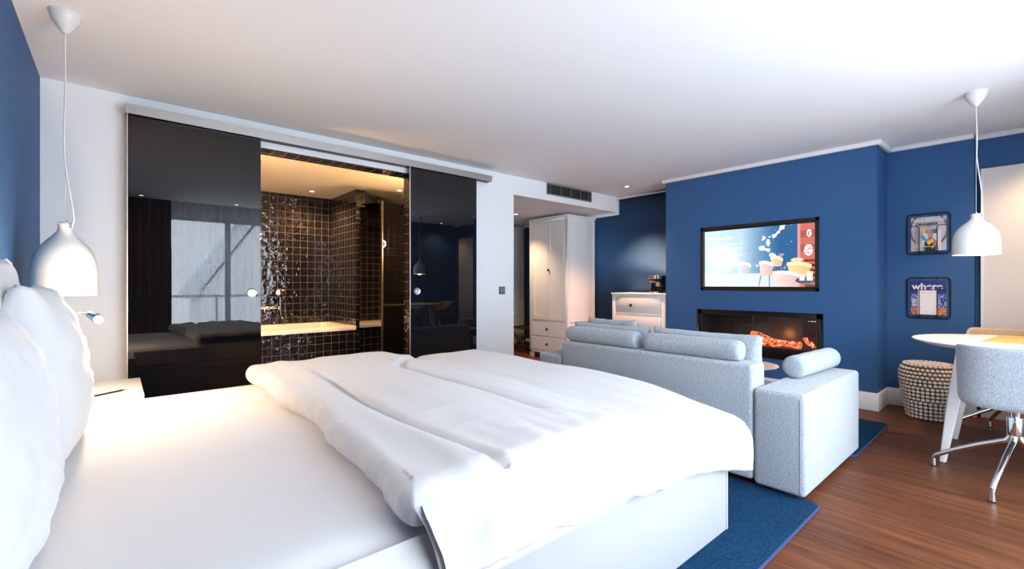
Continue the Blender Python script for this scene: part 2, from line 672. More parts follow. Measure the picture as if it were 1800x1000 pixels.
curtain('sheer_curtain', 0.62, 4.10, 0.02, 2.76, -0.66, 0.03, 32, SHEER, 'pleated white sheer curtain across the wide window', 'curtain', 1.0)
dc = curtain('drape', XL + 0.03, 0.64, 0.02, 2.76, -0.60, 0.045, 9, DRAPE, 'dark taupe drape gathered at the end of the window', 'curtain', 2.0)
added_drape = curtain('drape', 4.08, 4.40, 0.02, 2.76, -0.60, 0.040, 4, DRAPE, 'dark taupe drape added to cut daylight at the dining table end of the window', 'curtain', 5.0)  # added, unseen drape that narrows the window light at this end
for q in (dc, added_drape):
    sm = q.modifiers.new('s', 'SOLIDIFY'); sm.thickness = 0.004

# outside the window
og = MB(); og.box(-3, -2.7, -0.2, 9, -1.0, 0.0)
struct(og.build('ground_balcony', mat('balcony_concrete', (0.6, 0.6, 0.6), 0.9)))
RAILM = mat('pale_railing', (0.6, 0.62, 0.64), 0.5)
rl = thing('balcony_railing', 'thin pale metal railing on the balcony outside the window', 'railing', (0, -2.6, 0))
m = MB(); m.box(-2.5, -0.02, 0.98, 8.5, 0.02, 1.03); m.box(-2.5, -0.012, 0.12, 8.5, 0.012, 0.15); m.build('rail', RAILM, rl)
for i in range(12):
    m = MB(); m.box(-2.5 + i, -0.02, 0.0, -2.46 + i, 0.02, 0.98); m.build('post', RAILM, rl)
hb = thing('neighbour_house', 'pale neighbouring house with a steep gable roof beyond the window', 'building', (0, 0, 0))
m = MB(); m.prism([(2.6, -3), (10.4, -3), (10.4, 1.0), (6.5, 6.8), (2.6, 1.0)], -18, -14, 'y')
m.build('facade', mat('pale_render', (0.8, 0.82, 0.84), 0.9), hb)
m = MB()
m.prism([(2.3, 0.75), (2.1, 0.85), (6.5, 7.4), (6.5, 7.05)], -18.3, -13.7, 'y')
m.prism([(10.7, 0.75), (10.9, 0.85), (6.5, 7.4), (6.5, 7.05)], -18.3, -13.7, 'y')
m.build('roof', mat('grey_roof', (0.72, 0.74, 0.77), 0.8), hb)

# ------------------------------------------------------------------ bathroom
BY0, BY1, BX0, BX1, BZ = YA + 0.18, 6.95, 0.25, 3.45, 2.45
m = MB(); m.box(BX0 - .1, BY1, 0, BX1 + .1, BY1 + 0.1, BZ)
struct(m.build('wall_bathroom_back', TILE_XZ))
m = MB(); m.box(BX0 - 0.1, BY0, 0, BX0, BY1, BZ); m.box(BX1, BY0, 0, HX - .17, BY1, BZ)
struct(m.build('wall_bathroom_sides', TILE_YZ))
m = MB(); m.box(BX0 - 0.1, BY0, BZ, HX - .17, BY1 + .1, BZ + 0.1)
struct(m.build('ceiling_bathroom', mat('bath_ceiling_paint', (0.80, 0.78, 0.74), 0.9)))
m = MB(); m.box(BX0, BY0, 0.0, BX1, BY1, 0.012)
struct(m.build('floor_bathroom', TILE_XY))
m = MB(); m.box(BX0, BY0, 2.30, BX1, BY0 + .012, BZ); m.box(BX0, BY0, 0, OX0, BY0 + .012, 2.3); m.box(OX1, BY0, 0, BX1, BY0 + .012, 2.3)
struct(m.build('wall_bathroom_front', TILE_XZ))
m = MB(); m.box(2.43, 6.0, 0, 2.48, BY1, BZ); m.box(2.48, 6.0, 2.22, 2.555, BY1, BZ)
pa = struct(m.build('wall_bathroom_partition', TILE_YZ))
m = MB(); m.box(2.43, 5.996, 0, 2.48, 6.0, BZ); m.box(2.48, 5.996, 2.22, 2.555, 6.0, BZ)
struct(m.build('wall_bathroom_partition_end', TILE_XZ))

tub = thing('bathtub', 'white bathtub sunk behind a black tiled front', 'bathtub', (0, 0, 0.012))
m = MB(); m.box(BX0 + .002, 5.98, 0, 2.428, 6.0, 0.55)
m.build('tiled_front', TILE_XZ, tub)
# rim with basin
m = MB()
ox0, ox1, oy0, oy1, zt, zb = BX0 + .002, 2.428, 5.975, 6.948, 0.605, 0.55
def ring(x0, x1, y0, y1, r, z, n=8):
    pts = []
    for (cx, cy, a0) in ((x1 - r, y1 - r, 0), (x0 + r, y1 - r, 90), (x0 + r, y0 + r, 180), (x1 - r, y0 + r, 270)):
        for i in range(n + 1):
            a = radians(a0 + 90 * i / n)
            pts.append((cx + r * cos(a), cy + r * sin(a), z))
    return pts
def loft(mb, rings, cap_last=True, cap_first=False):
    V = [[mb.bm.verts.new(p) for p in r] for r in rings]
    n = len(V[0])
    for a, b in zip(V[:-1], V[1:]):
        for j in range(n):
            mb.bm.faces.new([a[j], a[(j + 1) % n], b[(j + 1) % n], b[j]])
    if cap_last:
        mb.bm.faces.new(V[-1])
    if cap_first:
        mb.bm.faces.new(V[0][::-1])
loft(m, [ring(ox0, ox1, oy0, oy1, .006, zb), ring(ox0, ox1, oy0, oy1, .006, zt - .006), ring(ox0 + .004, ox1 - .004, oy0 + .004, oy1 - .004, .006, zt),
         ring(ox0 + .09, ox1 - .09, oy0 + .09, oy1 - .09, .1, zt), ring(ox0 + .1, ox1 - .1, oy0 + .1, oy1 - .1, .1, zt - .02),
         ring(ox0 + .2, ox1 - .2, oy0 + .18, oy1 - .18, .12, .16)])
m.build('basin', TUBM, tub)

# tap on the wall with hand shower, and bath waste control disc
tp = thing('bath_mixer_tap', 'chrome wall mixer tap with a hose above the bathtub', 'tap', (1.52, 6.95, 0.85))
m = MB(); m.cyl((-.08, -.06, 0), (.10, -.06, 0), .022); m.cyl((-.06, -.06, 0), (-.06, 0, 0), .014); m.cyl((.08, -.06, 0), (.08, 0, 0), .014)
m.build('body', CHROME, tp, bevel=.003)
m = MB(); m.tube([(.0, -.06, -.01), (0, -.07, -.05), (0, -.16, -.08), (0, -.18, -.10)], [.016, .015, .013, .012]); m.build('spout', CHROME, tp)
m = MB(); m.cyl((-.08, -.06, 0), (-.13, -.06, 0), .026, .020); m.build('handle', CHROME, tp, bevel=.003)
m = MB(); m.cyl((.10, -.06, 0), (.15, -.06, 0), .026, .020); m.build('handle', CHROME, tp, bevel=.003)
m = MB(); m.tube([(-.05, -.07, -.02), (-.055, -.10, -.12), (-.10, -.12, -.24)], .006); m.build('hose', CHROME, tp)
mi = thing('hand_shower', 'round warm metal hand shower hanging on the black tiled bath wall', 'shower', (1.72, 6.95, 0.80))
m = MB(); m.cyl((0, 0, 0.04), (0, -.045, 0.04), .03, .025); m.build('holder', CHROME, mi, bevel=.003)
m = MB(); m.tube([(0, -.05, .25), (0, -.055, .05), (.01, -.055, -.05)], [.007, .01, .008]); m.build('handle', CHROME, mi)
m = MB(); m.cyl((0, -.045, .25), (0, -.075, .25), .055, .062, 32); m.build('head', BRASS, mi, bevel=.005)
m = MB(); m.tube([(.01, -.055, -.05), (.03, -.09, -.12), (.04, -.14, -.19)], .0055); m.build('hose', CHROME, mi)

sh = thing('rain_shower', 'wide flat rain shower head under the bathroom ceiling', 'shower', (2.93, 6.38, 2.45))
m = MB(); m.cyl((0, 0, 0), (0, 0, -.09), .016); m.cyl((0, 0, 0), (0, 0, -.012), .035); m.build('arm', BRASS, sh)
m = MB(); m.cyl((0, 0, -.09), (0, 0, -.105), .13, .15, 40); m.build('head', BRASS, sh, bevel=.003)
# solid ledge standing in for the tub's reflection in dark glass
m = MB(); m.box(2.482, 6.35, 0.012, BX1, BY1, 0.55); lg = struct(m.build('trim_tub_reflection_front', TILE_XZ))
m = MB(); m.box(2.482, 6.33, 0.55, BX1, BY1, 0.60); struct(m.build('trim_tub_reflection_top', TUBM, bevel=.004))
# black glass screen
gs = thing('shower_screen', 'tall black glass shower screen in a slim metal frame', 'screen', (2.47, 5.3, 0.012))
m = MB(); m.box(0.02, -.006, 0, 0.95, .006, 2.17); m.build('glass_panel', mat('black_screen_glass', (.004, .004, .005), 0.02), gs)
m = MB(); m.box(0, -.015, 0, 0.02, .015, 2.19); m.build('frame', mat('bronze_frame', (.16, .13, .11), .3, metal=.8), gs, bevel=.002)
# vanity seen only in the screen's reflection
va = thing('vanity_unit', 'oak vanity unit with a single drawer mirrored in the shower screen', 'vanity', (2.66, 4.40, 0.55))
m = MB(); m.box(0, 0, 0, .74, .42, .30); m.build('cabinet', WOODV, va, bevel=.003)
m = MB(); m.box(-.01, 0, .30, .75, .44, .335); m.build('countertop', mat('sand_top', (.6, .5, .38), .3), va, bevel=.003)
m = MB(); m.box(.02, .42, .04, .72, .437, .27); vd = m.build('drawer', WOODV, va, bevel=.002)
m = MB(); m.box(.25, .437, .2, .5, .448, .212); m.build('handle', BLACK, vd)


def added_wall_lamp(x, y, z, label, power):  # added lamp, out of view, to brighten the bathroom ceiling
    t = thing('added_wall_lamp', label, 'lamp', (x, y, z))
    m = MB(); m.box(-.05, 0, -.05, .05, .015, .05); m.build('wall_plate', CHROME, t, bevel=.003)
    m = MB(); m.cyl((0, .015, 0), (0, .06, 0), .008); m.build('arm', CHROME, t)
    m = MB(); m.sphere((0, .10, 0), .05, 24, 14); m.build('globe', emis('added_lamp_globe', (1, .66, .36), 5), t)
    ld = bpy.data.lights.new('added_globe_light', 'POINT'); ld.energy = power; ld.color = WARM2; ld.shadow_soft_size = .055
    lo = bpy.data.objects.new('added_globe_light', ld); lo.location = (0, .10, 0); lo.parent = t; C.objects.link(lo)
added_wall_lamp(2.85, BY0 + .012, 1.75, 'small round wall lamp added out of view above the oak vanity unit', 360)
added_wall_lamp(0.48, BY0 + .012, 1.75, 'small round wall lamp added out of view behind the closed glass door', 360)


def downlight(x, y, z, label, power, col=WARM, angle=95, blend=0.7, group='recessed ceiling spotlights', size=0.045):
    t = thing('ceiling_spotlight', label, 'spotlight', (x, y, z), 0, group)
    m = MB(); m.lathe([(.030, -.001), (.043, -.001), (.043, -.006), (.030, -.008)], n=32, close=True)
    m.build('trim_ring', ALU, t)
    m = MB(); m.lathe([(0, -.003), (.029, -.003)], n=24); m.build('lens', SPOTLENS, t)
    ld = bpy.data.lights.new('spot_light', 'SPOT')
    ld.energy = power
    ld.color = col
    ld.spot_size = radians(angle)
    ld.spot_blend = blend
    ld.shadow_soft_size = size
    lo = bpy.data.objects.new('spot_light', ld)
    lo.location = (0, 0, -.03)
    lo.parent = t
    C.objects.link(lo)
    return t


downlight(2.02, 6.50, BZ, 'small recessed spotlight in the bathroom ceiling above the bathtub', 75, WARM2, 150)
downlight(2.90, 5.66, BZ, 'small recessed spotlight in the bathroom ceiling near the shower screen', 75, WARM2, 150)
downlight(1.1, 5.3, BZ, 'small recessed spotlight in the bathroom ceiling behind the closed glass door', 75, WARM2, 150)
downlight(5.207, 3.623, H, 'small recessed spotlight in the ceiling above the chest of drawers', 280, (1.0, 0.50, 0.27), 94, 1.0)
downlight(4.703, 5.315, HZ, 'small recessed spotlight in the hall ceiling beside the tall wardrobe', 75, WARM, 100, 1.0)
for i, x in enumerate((0.27, 1.46, 2.6, 3.75)):
    downlight(x, -0.22, H, ['recessed spotlight above the curtain end by the headboard wall', 'recessed spotlight near the window above the side of the bed',
              'recessed spotlight near the window between the bed foot and the sofa', 'recessed spotlight near the window beside the dining table'][i], 8, WARM, 110)
downlight(5.30, -0.22, H, 'recessed spotlight in the corner above the flush white door', 45, WARM, 120)

# ------------------------------------------------------------------ sliding glass doors
rail = MB(); rail.box(0.045, YA - 0.115, 2.345, 3.24, YA - .105, 2.41); rail.box(0.045, YA - 0.105, 2.40, 3.24, YA, 2.41); rail.box(0.045, YA - 0.105, 2.345, .055, YA, 2.40); rail.box(3.23, YA - 0.105, 2.345, 3.24, YA, 2.40)
rr = rail.build('sliding_door_rail', ALU, bevel=0, merge=False)
m = MB(); m.box(.055, YA - .105, 2.352, 3.23, YA - .001, 2.40); m.build('channel', BLACK, rr)
tag(rr, 'long brushed aluminium rail above the two black sliding doors', 'rail')
for (xa, hx, lab, tilt) in ((0.06, 0.816, 'black glass sliding door reflecting the window and curtains', 0.28), (2.22, 2.292, 'black glass sliding door reflecting the dining table lamp', 0.0)):
    t = thing('sliding_door', lab, 'door', (xa, YA - 0.09, 0.02), 0, 'black glass sliding doors')
    t.rotation_euler = (radians(-tilt), 0, 0)
    if tilt:
        t.location = (xa, YA - 0.09 - 0.00, 0.02)
        t.location.y -= math.tan(radians(tilt)) * 1.1
    m = MB(); m.box(0, 0, 0, 0.82, 0.012, 2.33); m.build('glass_panel', BLKGLASS, t, bevel=.0015, seg=1)
    m = MB()
    if xa > 1:
        m.box(-.008, -.002, 0, 0.0, .014, 2.33)
    else:
        m.box(-.006, -.002, 0, 0.0, .014, 2.33)
    m.build('edge_strip', ALU, t)
    m = MB()
    m.lathe([(0, -.001), (.020, -.001), (.022, .001), (.033, .001), (.036, 0.003), (.036, -.004), (0, -.004)], n=40)
    for v in m.bm.verts:
        x, y, z = v.co
        v.co = (x + hx - xa, -z - .004, y + 1.083)
    m.build('handle', mat('satin_steel', (.62, .62, .62), .28, metal=1), t)

# ------------------------------------------------------------------ ventilation grille and switch
vg = thing('air_vent', 'long dark grey air vent high on the white wall above the hall opening', 'vent', (4.243, YA, 2.352))
m = MB()
W_, Hh = 0.905, 0.145
m.box(0, -.012, 0, W_, 0, .012); m.box(0, -.012, Hh - .012, W_, 0, Hh); m.box(0, -.012, 0, .012, 0, Hh); m.box(W_ - .012, -.012, 0, W_, 0, Hh)
for f in (.07, .30, .52, .74, .93):
    m.box(W_ * f - .003, -.010, .01, W_ * f + .003, -.002, Hh - .01)
m.build('frame', mat('vent_grey', (.30, .30, .31), .4, metal=.5), vg, bevel=.001, seg=1)
m = MB(); m.box(.01, -.003, .01, W_ - .01, -.001, Hh - .01); m.build('backing', BLACK, vg)
m = MB()
for i in range(12):
    z = .017 + i * .0102
    m.box(.012, -.009, z, W_ - .012, -.003, z + .0045)
m.build('slats', GRILLE, vg)
sw = thing('light_switch', 'small grey square light switch on the white wall beside the hall opening', 'switch', (3.48, YA, 1.10))
m = MB(); m.box(-.045, -.010, -.045, .045, 0, .045); m.build('plate', GREYP, sw, bevel=.003)
for sx in (-1, 1):
    m = MB(); m.box(sx * .016 - .014, -.016, -.030, sx * .016 + .014, -.009, .030); m.build('rocker', mat('switch_rocker', (.2, .2, .21), .35), sw, bevel=.002)

# ------------------------------------------------------------------ wardrobes, chest, luggage rack
def knob(parent, y, z, x=-.004):
    m = MB(); m.box(x - .022, y - .018, z - .018, x - .014, y + .018, z + .018); m.box(x - .014, y - .006, z - .006, x, y + .006, z + .006)
    m.build('knob', PEWTER, parent, bevel=.002, seg=2)


def wardrobe(loc, label):
    t = thing('wardrobe', label, 'wardrobe', loc, 0, 'white hall wardrobes')
    # local: x 0..0.65 depth (front at x=0), y 0..0.83, z 0..2.22
    D, Wd, Ht = .65, .83, 2.225
    m = MB()
    m.box(0.012, 0.004, .09, D, Wd - .004, Ht - .03)
    for (a, b) in ((0, .06), (D - .06, D)):
        m.box(a, 0, 0, b, .06, Ht - .03)
        m.box(a, Wd - .06, 0, b, Wd, Ht - .03)
    m.box(0, 0, Ht - .075, .02, Wd, Ht - .03)
    m.box(0, 0, .085, .02, Wd, .12)
    m.build('body', LACQ, t, bevel=.002, seg=2)
    m = MB(); m.box(-.012, -.012, Ht - .03, D + .008, Wd + .012, Ht); m.build('top_board', LACQ, t, bevel=.003)
    m = MB()
    for q in (0.008, 0.026):
        m.box(.06, -.004, .60, D - .06, .004, .606)
    m.build('side_seam', mat('seam_shadow_line', (.5, .5, .5), .8), t)
    for k in (0, 1):
        ya = .064 + k * (Wd - .128) / 2
        yb = ya + (Wd - .128) / 2 - .003
        m = MB(); m.box(0.0, ya, .615, .02, yb, Ht - .08)
        m.box(-.005, ya, .615, .001, ya + .06, Ht - .08); m.box(-.005, yb - .06, .615, .001, yb, Ht - .08)
        m.box(-.005, ya + .06, .615, .001, yb - .06, .685); m.box(-.005, ya + .06, Ht - .15, .001, yb - .06, Ht - .08)
        d = m.build('door', LACQ, t, bevel=.0012, seg=1, merge=False)
        if k == 0:
            knob(d, yb - .03, 1.394)
    for (za, zb_) in ((.36, .575), (.13, .335)):
        m = MB(); m.box(-.002, .064, za, .02, Wd - .064, zb_); d = m.build('drawer', LACQ, t, bevel=.002, seg=1)
        knob(d, Wd / 2, (za + zb_) / 2)
    return t


wa = wardrobe((5.10, 4.60, 0), 'tall white wardrobe with two drawers standing at the hall opening')
wb2 = copy_tree(wa)
wb2.location = (5.10, 6.26, 0)
wb2['label'] = 'tall white wardrobe deeper in the hall behind the luggage rack'

ch = thing('chest_of_drawers', 'white chest of drawers in the alcove beside the fireplace wall', 'chest of drawers', (5.30, 3.105, 0))
D, Wd, Ht = .46, .83, 1.055
m = MB()
m.box(0.012, .004, .08, D, Wd - .004, Ht - .025)
for a in (0, D - .055):
    m.box(a, 0, 0, a + .055, .055, Ht - .025); m.box(a, Wd - .055, 0, a + .055, Wd, Ht - .025)
m.box(0, 0, Ht - .06, .02, Wd, Ht - .025)
m.build('body', LACQ, ch, bevel=.002, seg=2)
m = MB(); m.box(-.012, -.004, Ht - .025, D, Wd + .01, Ht); m.build('top_board', LACQ, ch, bevel=.004)
m = MB()
for z in (.745, .475, .215):
    m.box(.0, .055, z, .02, Wd - .055, z + .03)
m.build('rails', LACQ, ch, bevel=.002, seg=1)
for (za, zb_) in ((.785, .99), (.51, .74), (.25, .47), (.09, .21)):
    m = MB(); m.box(-.001, .24 if False else .062, za, .02, Wd - .062, zb_); d = m.build('drawer', LACQ, ch, bevel=.003, seg=2)
    knob(d, .51 if za > .7 else Wd / 2, (za + zb_) / 2, -.001)

cm = thing('coffee_machine', 'black and chrome coffee machine on the white chest of drawers', 'coffee machine', (5.36, 3.215, 1.055))
m = MB(); m.box(.10, 0, 0, .36, .17, .235); m.build('water_tank', BLACKG, cm, bevel=.012)
m = MB(); m.prism([(.10, .0), (-.01, .0), (-.01, .022), (.03, .03), (.04, .14), (-.02, .165), (-.03, .225), (.10, .235)], .01, .16, 'y')
m.build('body', BLACKG, cm, bevel=.006)
m = MB(); m.box(-.035, .008, .185, .06, .162, .238); m.build('lid', CHROME, cm, bevel=.008)
m = MB(); m.box(-.03, .02, 0.0, .1, .15, .025); m.build('drip_tray', CHROME, cm, bevel=.004)
m = MB(); m.box(.025, .03, .09, .04, .085, .15); m.build('control_panel', mat('tan_panel', (.55, .42, .32), .4), cm, bevel=.006)
m = MB(); m.cyl((-.0, .085, .165), (-.0, .085, .14), .018, .014, 16); m.build('spout', CHROME, cm)

lr = thing('luggage_rack', 'dark wooden luggage rack with crossed legs between the hall wardrobes', 'luggage rack', (5.25, 5.55, 0))
for s in (0, 1):
    x = .02 + s * .40
    m = MB(); m.prism([(0.02, .0), (.09, .0), (.62, .40), (.55, .40)], x, x + .025, 'x'); m.prism([(.62, .0), (.55, .0), (.02, .40), (.09, .40)], x + .026, x + .05, 'x')
    m.build('crossed_legs', DARKW, lr, bevel=.002, seg=1)
m = MB(); m.box(0, 0, .39, .48, .04, .42); m.box(0, .60, .39, .48, .64, .42)
for i in range(6):
    m.box(.02 + i * .08, .0, .40, .05 + i * .08, .64, .412)
m.build('top_slats', DARKW, lr)
m = MB()
m.box(0.0, .02, .09, .03, .62, .12); m.box(0.42, .02, .09, .45, .62, .12)
for i in range(7):
    m.box(0, .03 + i * .085, .10, .46, .07 + i * .085, .115)
m.build('shelf', DARKW, lr)
m = MB(); m.box(.46, .0, .42, .49, .64, .50); m.build('back_rail', DARKW, lr, bevel=.01)

# ------------------------------------------------------------------ television
def raster(fn, nu, nv, yz, name, matl, parent, x):
    """a flat printed surface facing -X; u runs towards -Y, v upwards"""
    (y0, z0, y1, z1) = yz
    me = bpy.data.meshes.new(name)
    vs, fs, cols = [], [], []
    for j in range(nv + 1):
        for i in range(nu + 1):
            u, v = i / nu, j / nv
            vs.append((x, y1 + (y0 - y1) * u, z0 + (z1 - z0) * v))
            cols.append(lin(fn(u, v)))
    for j in range(nv):
        for i in range(nu):
            a = j * (nu + 1) + i
            fs.append((a, a + nu + 1, a + nu + 2, a + 1))
    me.from_pydata(vs, [], fs)
    at = me.color_attributes.new('col', 'FLOAT_COLOR', 'POINT')
    for k, c in enumerate(cols):
        at.data[k].color = (*c, 1)
    me.materials.append(matl)
    o = bpy.data.objects.new(name, me)
    C.objects.link(o)
    o.parent = parent
    return o


def mixc(a, b, t):
    t = max(0, min(1, t))
    return tuple(x + (y - x) * t for x, y in zip(a, b))


def ell(u, v, cu, cv, ru, rv):
    return ((u - cu) / ru) ** 2 + ((v - cv) / rv) ** 2


def screen(u, v):
    c = mixc((.80, .89, .90), (.62, .76, .86), u * 1.5)
    # dark blue mural, fading in from the left
    c = mixc(c, (.17, .37, .56), (u - .38) / .34 * (1 if v > .25 else max(0, (v - .18) / .07)))
    n1 = noise.noise(Vector((u * 13, v * 10, 2.0))) + .6 * noise.noise(Vector((u * 30, v * 22, 5.0)))
    if .42 < u < .82 and v > .3:
        ex = math.exp(-((u - .70 - .09 * sin(v * 7)) / .045) ** 2)
        ex2 = math.exp(-((u - .50 - .15 * (v - .3)) / .03) ** 2)
        if n1 + 1.1 * ex + .7 * ex2 > 1.0:
            c = mixc((.97, .93, .87), (.9, .9, .95), n1)
        elif n1 < -.55:
            c = (.62, .58, .72)
    if v < .22:                                   # pale floor
        c = mixc((.85, .92, .95), (.80, .80, .86), (u - .2) * 1.4)
    if u > .865:                                  # red cabinet
        c = (.66, .33, .31) if int(v * 9) % 2 else (.76, .42, .37)
        if u < .885:
            c = (.85, .58, .58)
        for cu, cv, ru, rv in ((.955, .84, .02, .06), (.95, .58, .035, .09)):
            if ell(u, v, cu, cv, ru, rv) < 1 and noise.noise(Vector((u * 70, v * 60, 1))) > -.15:
                c = (.97, .93, .92)
        if v < .42 and u > .92:
            c = (.85, .36, .22) if int(v * 25) % 2 else (.25, .10, .12)
    # tan tub chairs
    def tub(cu, top, w, h, col, leg=True):
        nonlocal c
        du = (u - cu) / w
        if abs(du) < 1:
            b = top - h
            tt = top - .03 * (1 - du * du) * -1 - .02 * du
            if b < v < tt - .035 and abs(du) < .93 - .15 * (tt - v) / h:
                c = mixc(col, (col[0] * .88, col[1] * .8, col[2] * .78), (du + 1) / 2)
            elif tt - .035 <= v < tt + .02:
                c = (min(1, col[0] * 1.04), min(1, col[1] * 1.06), min(1, col[2] * 1.1))
    tub(.395, .38, .07, .16, (.84, .90, .92))
    tub(.69, .46, .055, .13, (.95, .82, .68))
    tub(.60, .38, .065, .20, (.93, .84, .80))
    tub(.875, .35, .10, .19, (.98, .84, .62))
    tub(.765, .21, .11, .24, (.93, .86, .84))
    if ell(u, v, .86, .43, .05, .035) < 1:
        c = (.97, .82, .66)
    if ell(u, v, .93, .10, .085, .05) < 1:
        c = (.20, .30, .42)
    if abs(u - .90) < .02 and .10 < v < .20:
        c = (.97, .85, .82)
    if abs(u - .96) < .022 and .10 < v < .24:
        c = (1, .96, .80)
    if .535 < u < .665 and v < .19 and (abs(u - .545 + (v - .1) * -.1) < .004 or abs(u - .63) < .004):
        c = (.35, .45, .55)
    # pale flowers bottom left
    if ell(u, v, .13, .12, .10, .16) < 1 and noise.noise(Vector((u * 50, v * 30, 9))) > .02:
        c = (.93, .95, .93)
    return c


tv = thing('television', 'wall recessed television showing a pale lounge picture above the fireplace', 'television', (X0, 0, 0))
m = MB()
y0, y1, z0, z1 = TY0, TY1, TZ0, TZ1
for b in ((y0, z0, y1, z0 + .03), (y0, z1 - .03, y1, z1), (y0, z0, y0 + .03, z1), (y1 - .03, z0, y1, z1)):
    m.box(-.006, b[0], b[1], .12, b[2], b[3])
m.box(.115, y0, z0, .12, y1, z1)
m.build('recess_surround', BLACK, tv)
m = MB()
for b in ((1.450, 1.128, 2.628, 1.146), (1.450, 1.800, 2.628, 1.815), (1.450, 1.128, 1.466, 1.815), (2.614, 1.128, 2.628, 1.815)):
    m.box(.034, b[0], b[1], .06, b[2], b[3])
m.box(.045, 1.450, 1.13, .09, 2.628, 1.81)
m.build('bezel', mat('dark_grey_bezel', (.05, .05, .06), .3), tv, bevel=.002, seg=1)
scr = raster(screen, 260, 146, (1.466, 1.146, 2.614, 1.800), 'screen', attr_mat('screen_picture', .86, .15), tv, .040)
# text runs towards -Y and faces -X
def MT(x, y, z):
    # local X -> -Y, local Y -> +Z, local Z -> -X
    return Matrix(((0, 0, -1, x), (-1, 0, 0, y), (0, 1, 0, z), (0, 0, 0, 1)))
TXT = emis('screen_text', (1, 1, 1), .95)
text_obj('Havanna Bar', .062, TXT, 'lettering', MT(.039, 2.585, 1.69), scr, .0003)
text_obj('Genieten van een heerlijke cocktail   in de\nHavanna Bar in het hotel\nDagelijks geopend van 17.00 tot 01.00 uur', .024, TXT, 'lettering', MT(.039, 2.585, 1.625), scr, .0003)
text_obj('Reserveren is mogelijk bij de receptie of  aan\nde bar en in het restaurant', .022, TXT, 'lettering', MT(.039, 2.585, 1.50), scr, .0003)

# ------------------------------------------------------------------ fireplace
fp = thing('electric_fireplace', 'wide black framed electric fireplace with glowing orange logs', 'fireplace', (X0, 0, 0))
m = MB()
FR = .055
for b in ((FY0, FZ0, FY1, FZ0 + .12), (FY0, FZ1 - FR, FY1, FZ1), (FY0, FZ0, FY0 + FR, FZ1), (FY1 - FR, FZ0, FY1, FZ1)):
    m.box(-.012, b[0], b[1], .012, b[2], b[3])
m.build('frame', mat('matt_black_frame', (.008, .008, .010), .4), fp, bevel=.002, seg=1)
m = MB()
m.box(.012, FY0 + .01, FZ0 + .09, .26, FY1 - .01, FZ0 + .12)
m.box(.012, FY0 + .01, FZ1 - FR, .26, FY1 - .01, FZ1 - .03)
m.box(.012, FY0 + .02, FZ0 + .1, .26, FY0 + .035, FZ1 - .03)
m.box(.012, FY1 - .035, FZ0 + .1, .26, FY1 - .02, FZ1 - .03)
m.box(.25, FY0 + .02, FZ0 + .1, .27, FY1 - .02, FZ1 - .03)
m.build('firebox', mat('dark_firebox', (.03, .027, .025), .35), fp)
m = MB(); m.box(.0, FY0 + FR, FZ0 + .12, .004, FY1 - FR, FZ1 - FR); m.build('glass', GLASS, fp)


def ember(name):
    mm = bpy.data.materials.new(name); mm.use_nodes = True
    nt = mm.node_tree; b = nt.nodes['Principled BSDF']
    n = nt.nodes.new('ShaderNodeTexNoise'); n.inputs['Scale'].default_value = 38; n.inputs['Detail'].default_value = 5
    tc = nt.nodes.new('ShaderNodeTexCoord'); nt.links.new(tc.outputs['Object'], n.inputs['Vector'])
    r = nt.nodes.new('ShaderNodeValToRGB')
    r.color_ramp.elements[0].position = .36; r.color_ramp.elements[0].color = (.10, .012, .004, 1)
    r.color_ramp.elements[1].position = .56; r.color_ramp.elements[1].color = (1, .16, .05, 1)
    e = r.color_ramp.elements.new(.72); e.color = (1, .50, .25, 1)
    nt.links.new(n.outputs[0], r.inputs[0]); nt.links.new(r.outputs[0], b.inputs['Emission Color'])
    b.inputs['Emission Strength'].default_value = 1.25
    b.inputs['Base Color'].default_value = (.05, .03, .02, 1)
    return mm
EMB = ember('glowing_ember')
def log(p0, p1, r, seed):
    p0, p1 = Vector(p0), Vector(p1)
    pts, rs = [], []
    for i in range(13):
        f = i / 12
        p = p0.lerp(p1, f) + Vector((0, 0, .018 * sin(6 * f + seed)))
        pts.append(p); rs.append(r * (1 - .25 * f + .16 * sin(9 * f + seed)))
    m = MB(); m.tube(pts, rs, 14)
    for v in m.bm.verts:
        v.co += .008 * noise.noise_vector(v.co * 45 + Vector((seed, 0, 0)))
    m.build('log', EMB, fp, angle=50)
zf = FZ0 + .12
log((.10, 2.10, zf + .10), (.09, 1.60, zf + .035), .033, 1)
log((.14, 2.25, zf + .03), (.12, 1.85, zf + .035), .030, 2)
log((.07, 1.56, zf + .115), (.05, 1.475, zf + .018), .024, 3)
log((.16, 2.45, zf + .03), (.14, 2.15, zf + .045), .030, 4)
log((.06, 1.90, zf + .025), (.06, 1.60, zf + .03), .026, 5)
m = MB()
for k, (a, b) in enumerate(((1.505, 1.512), (1.486, 1.490), (1.470, 1.482), (1.447, 1.459))):
    m.box(-.0015, a, FZ1 - FR - .028, -.0005, b, FZ1 - FR - .022)
m.build('indicator_lights', emis('indicator', (1, 1, 1), 1.2), fp)
fl_ = bpy.data.lights.new('ember_glow', 'POINT'); fl_.energy = 1.2; fl_.color = (1, .3, .1); fl_.shadow_soft_size = .05
flo = bpy.data.objects.new('ember_glow', fl_); flo.location = (.12, 1.8, zf + .12); flo.parent = fp; C.objects.link(flo)

# ------------------------------------------------------------------ bed
bed = thing('double_bed', 'wide white double bed with a fitted sheet and box base', 'bed', (0, 0, 0))
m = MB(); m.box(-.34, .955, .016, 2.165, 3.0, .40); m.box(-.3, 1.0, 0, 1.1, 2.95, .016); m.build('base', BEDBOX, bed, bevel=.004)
m = MB(); m.box(2.166, .953, .016, 2.183, 3.0, .40); m.build('foot_panel', BEDBOX, bed, bevel=.003)


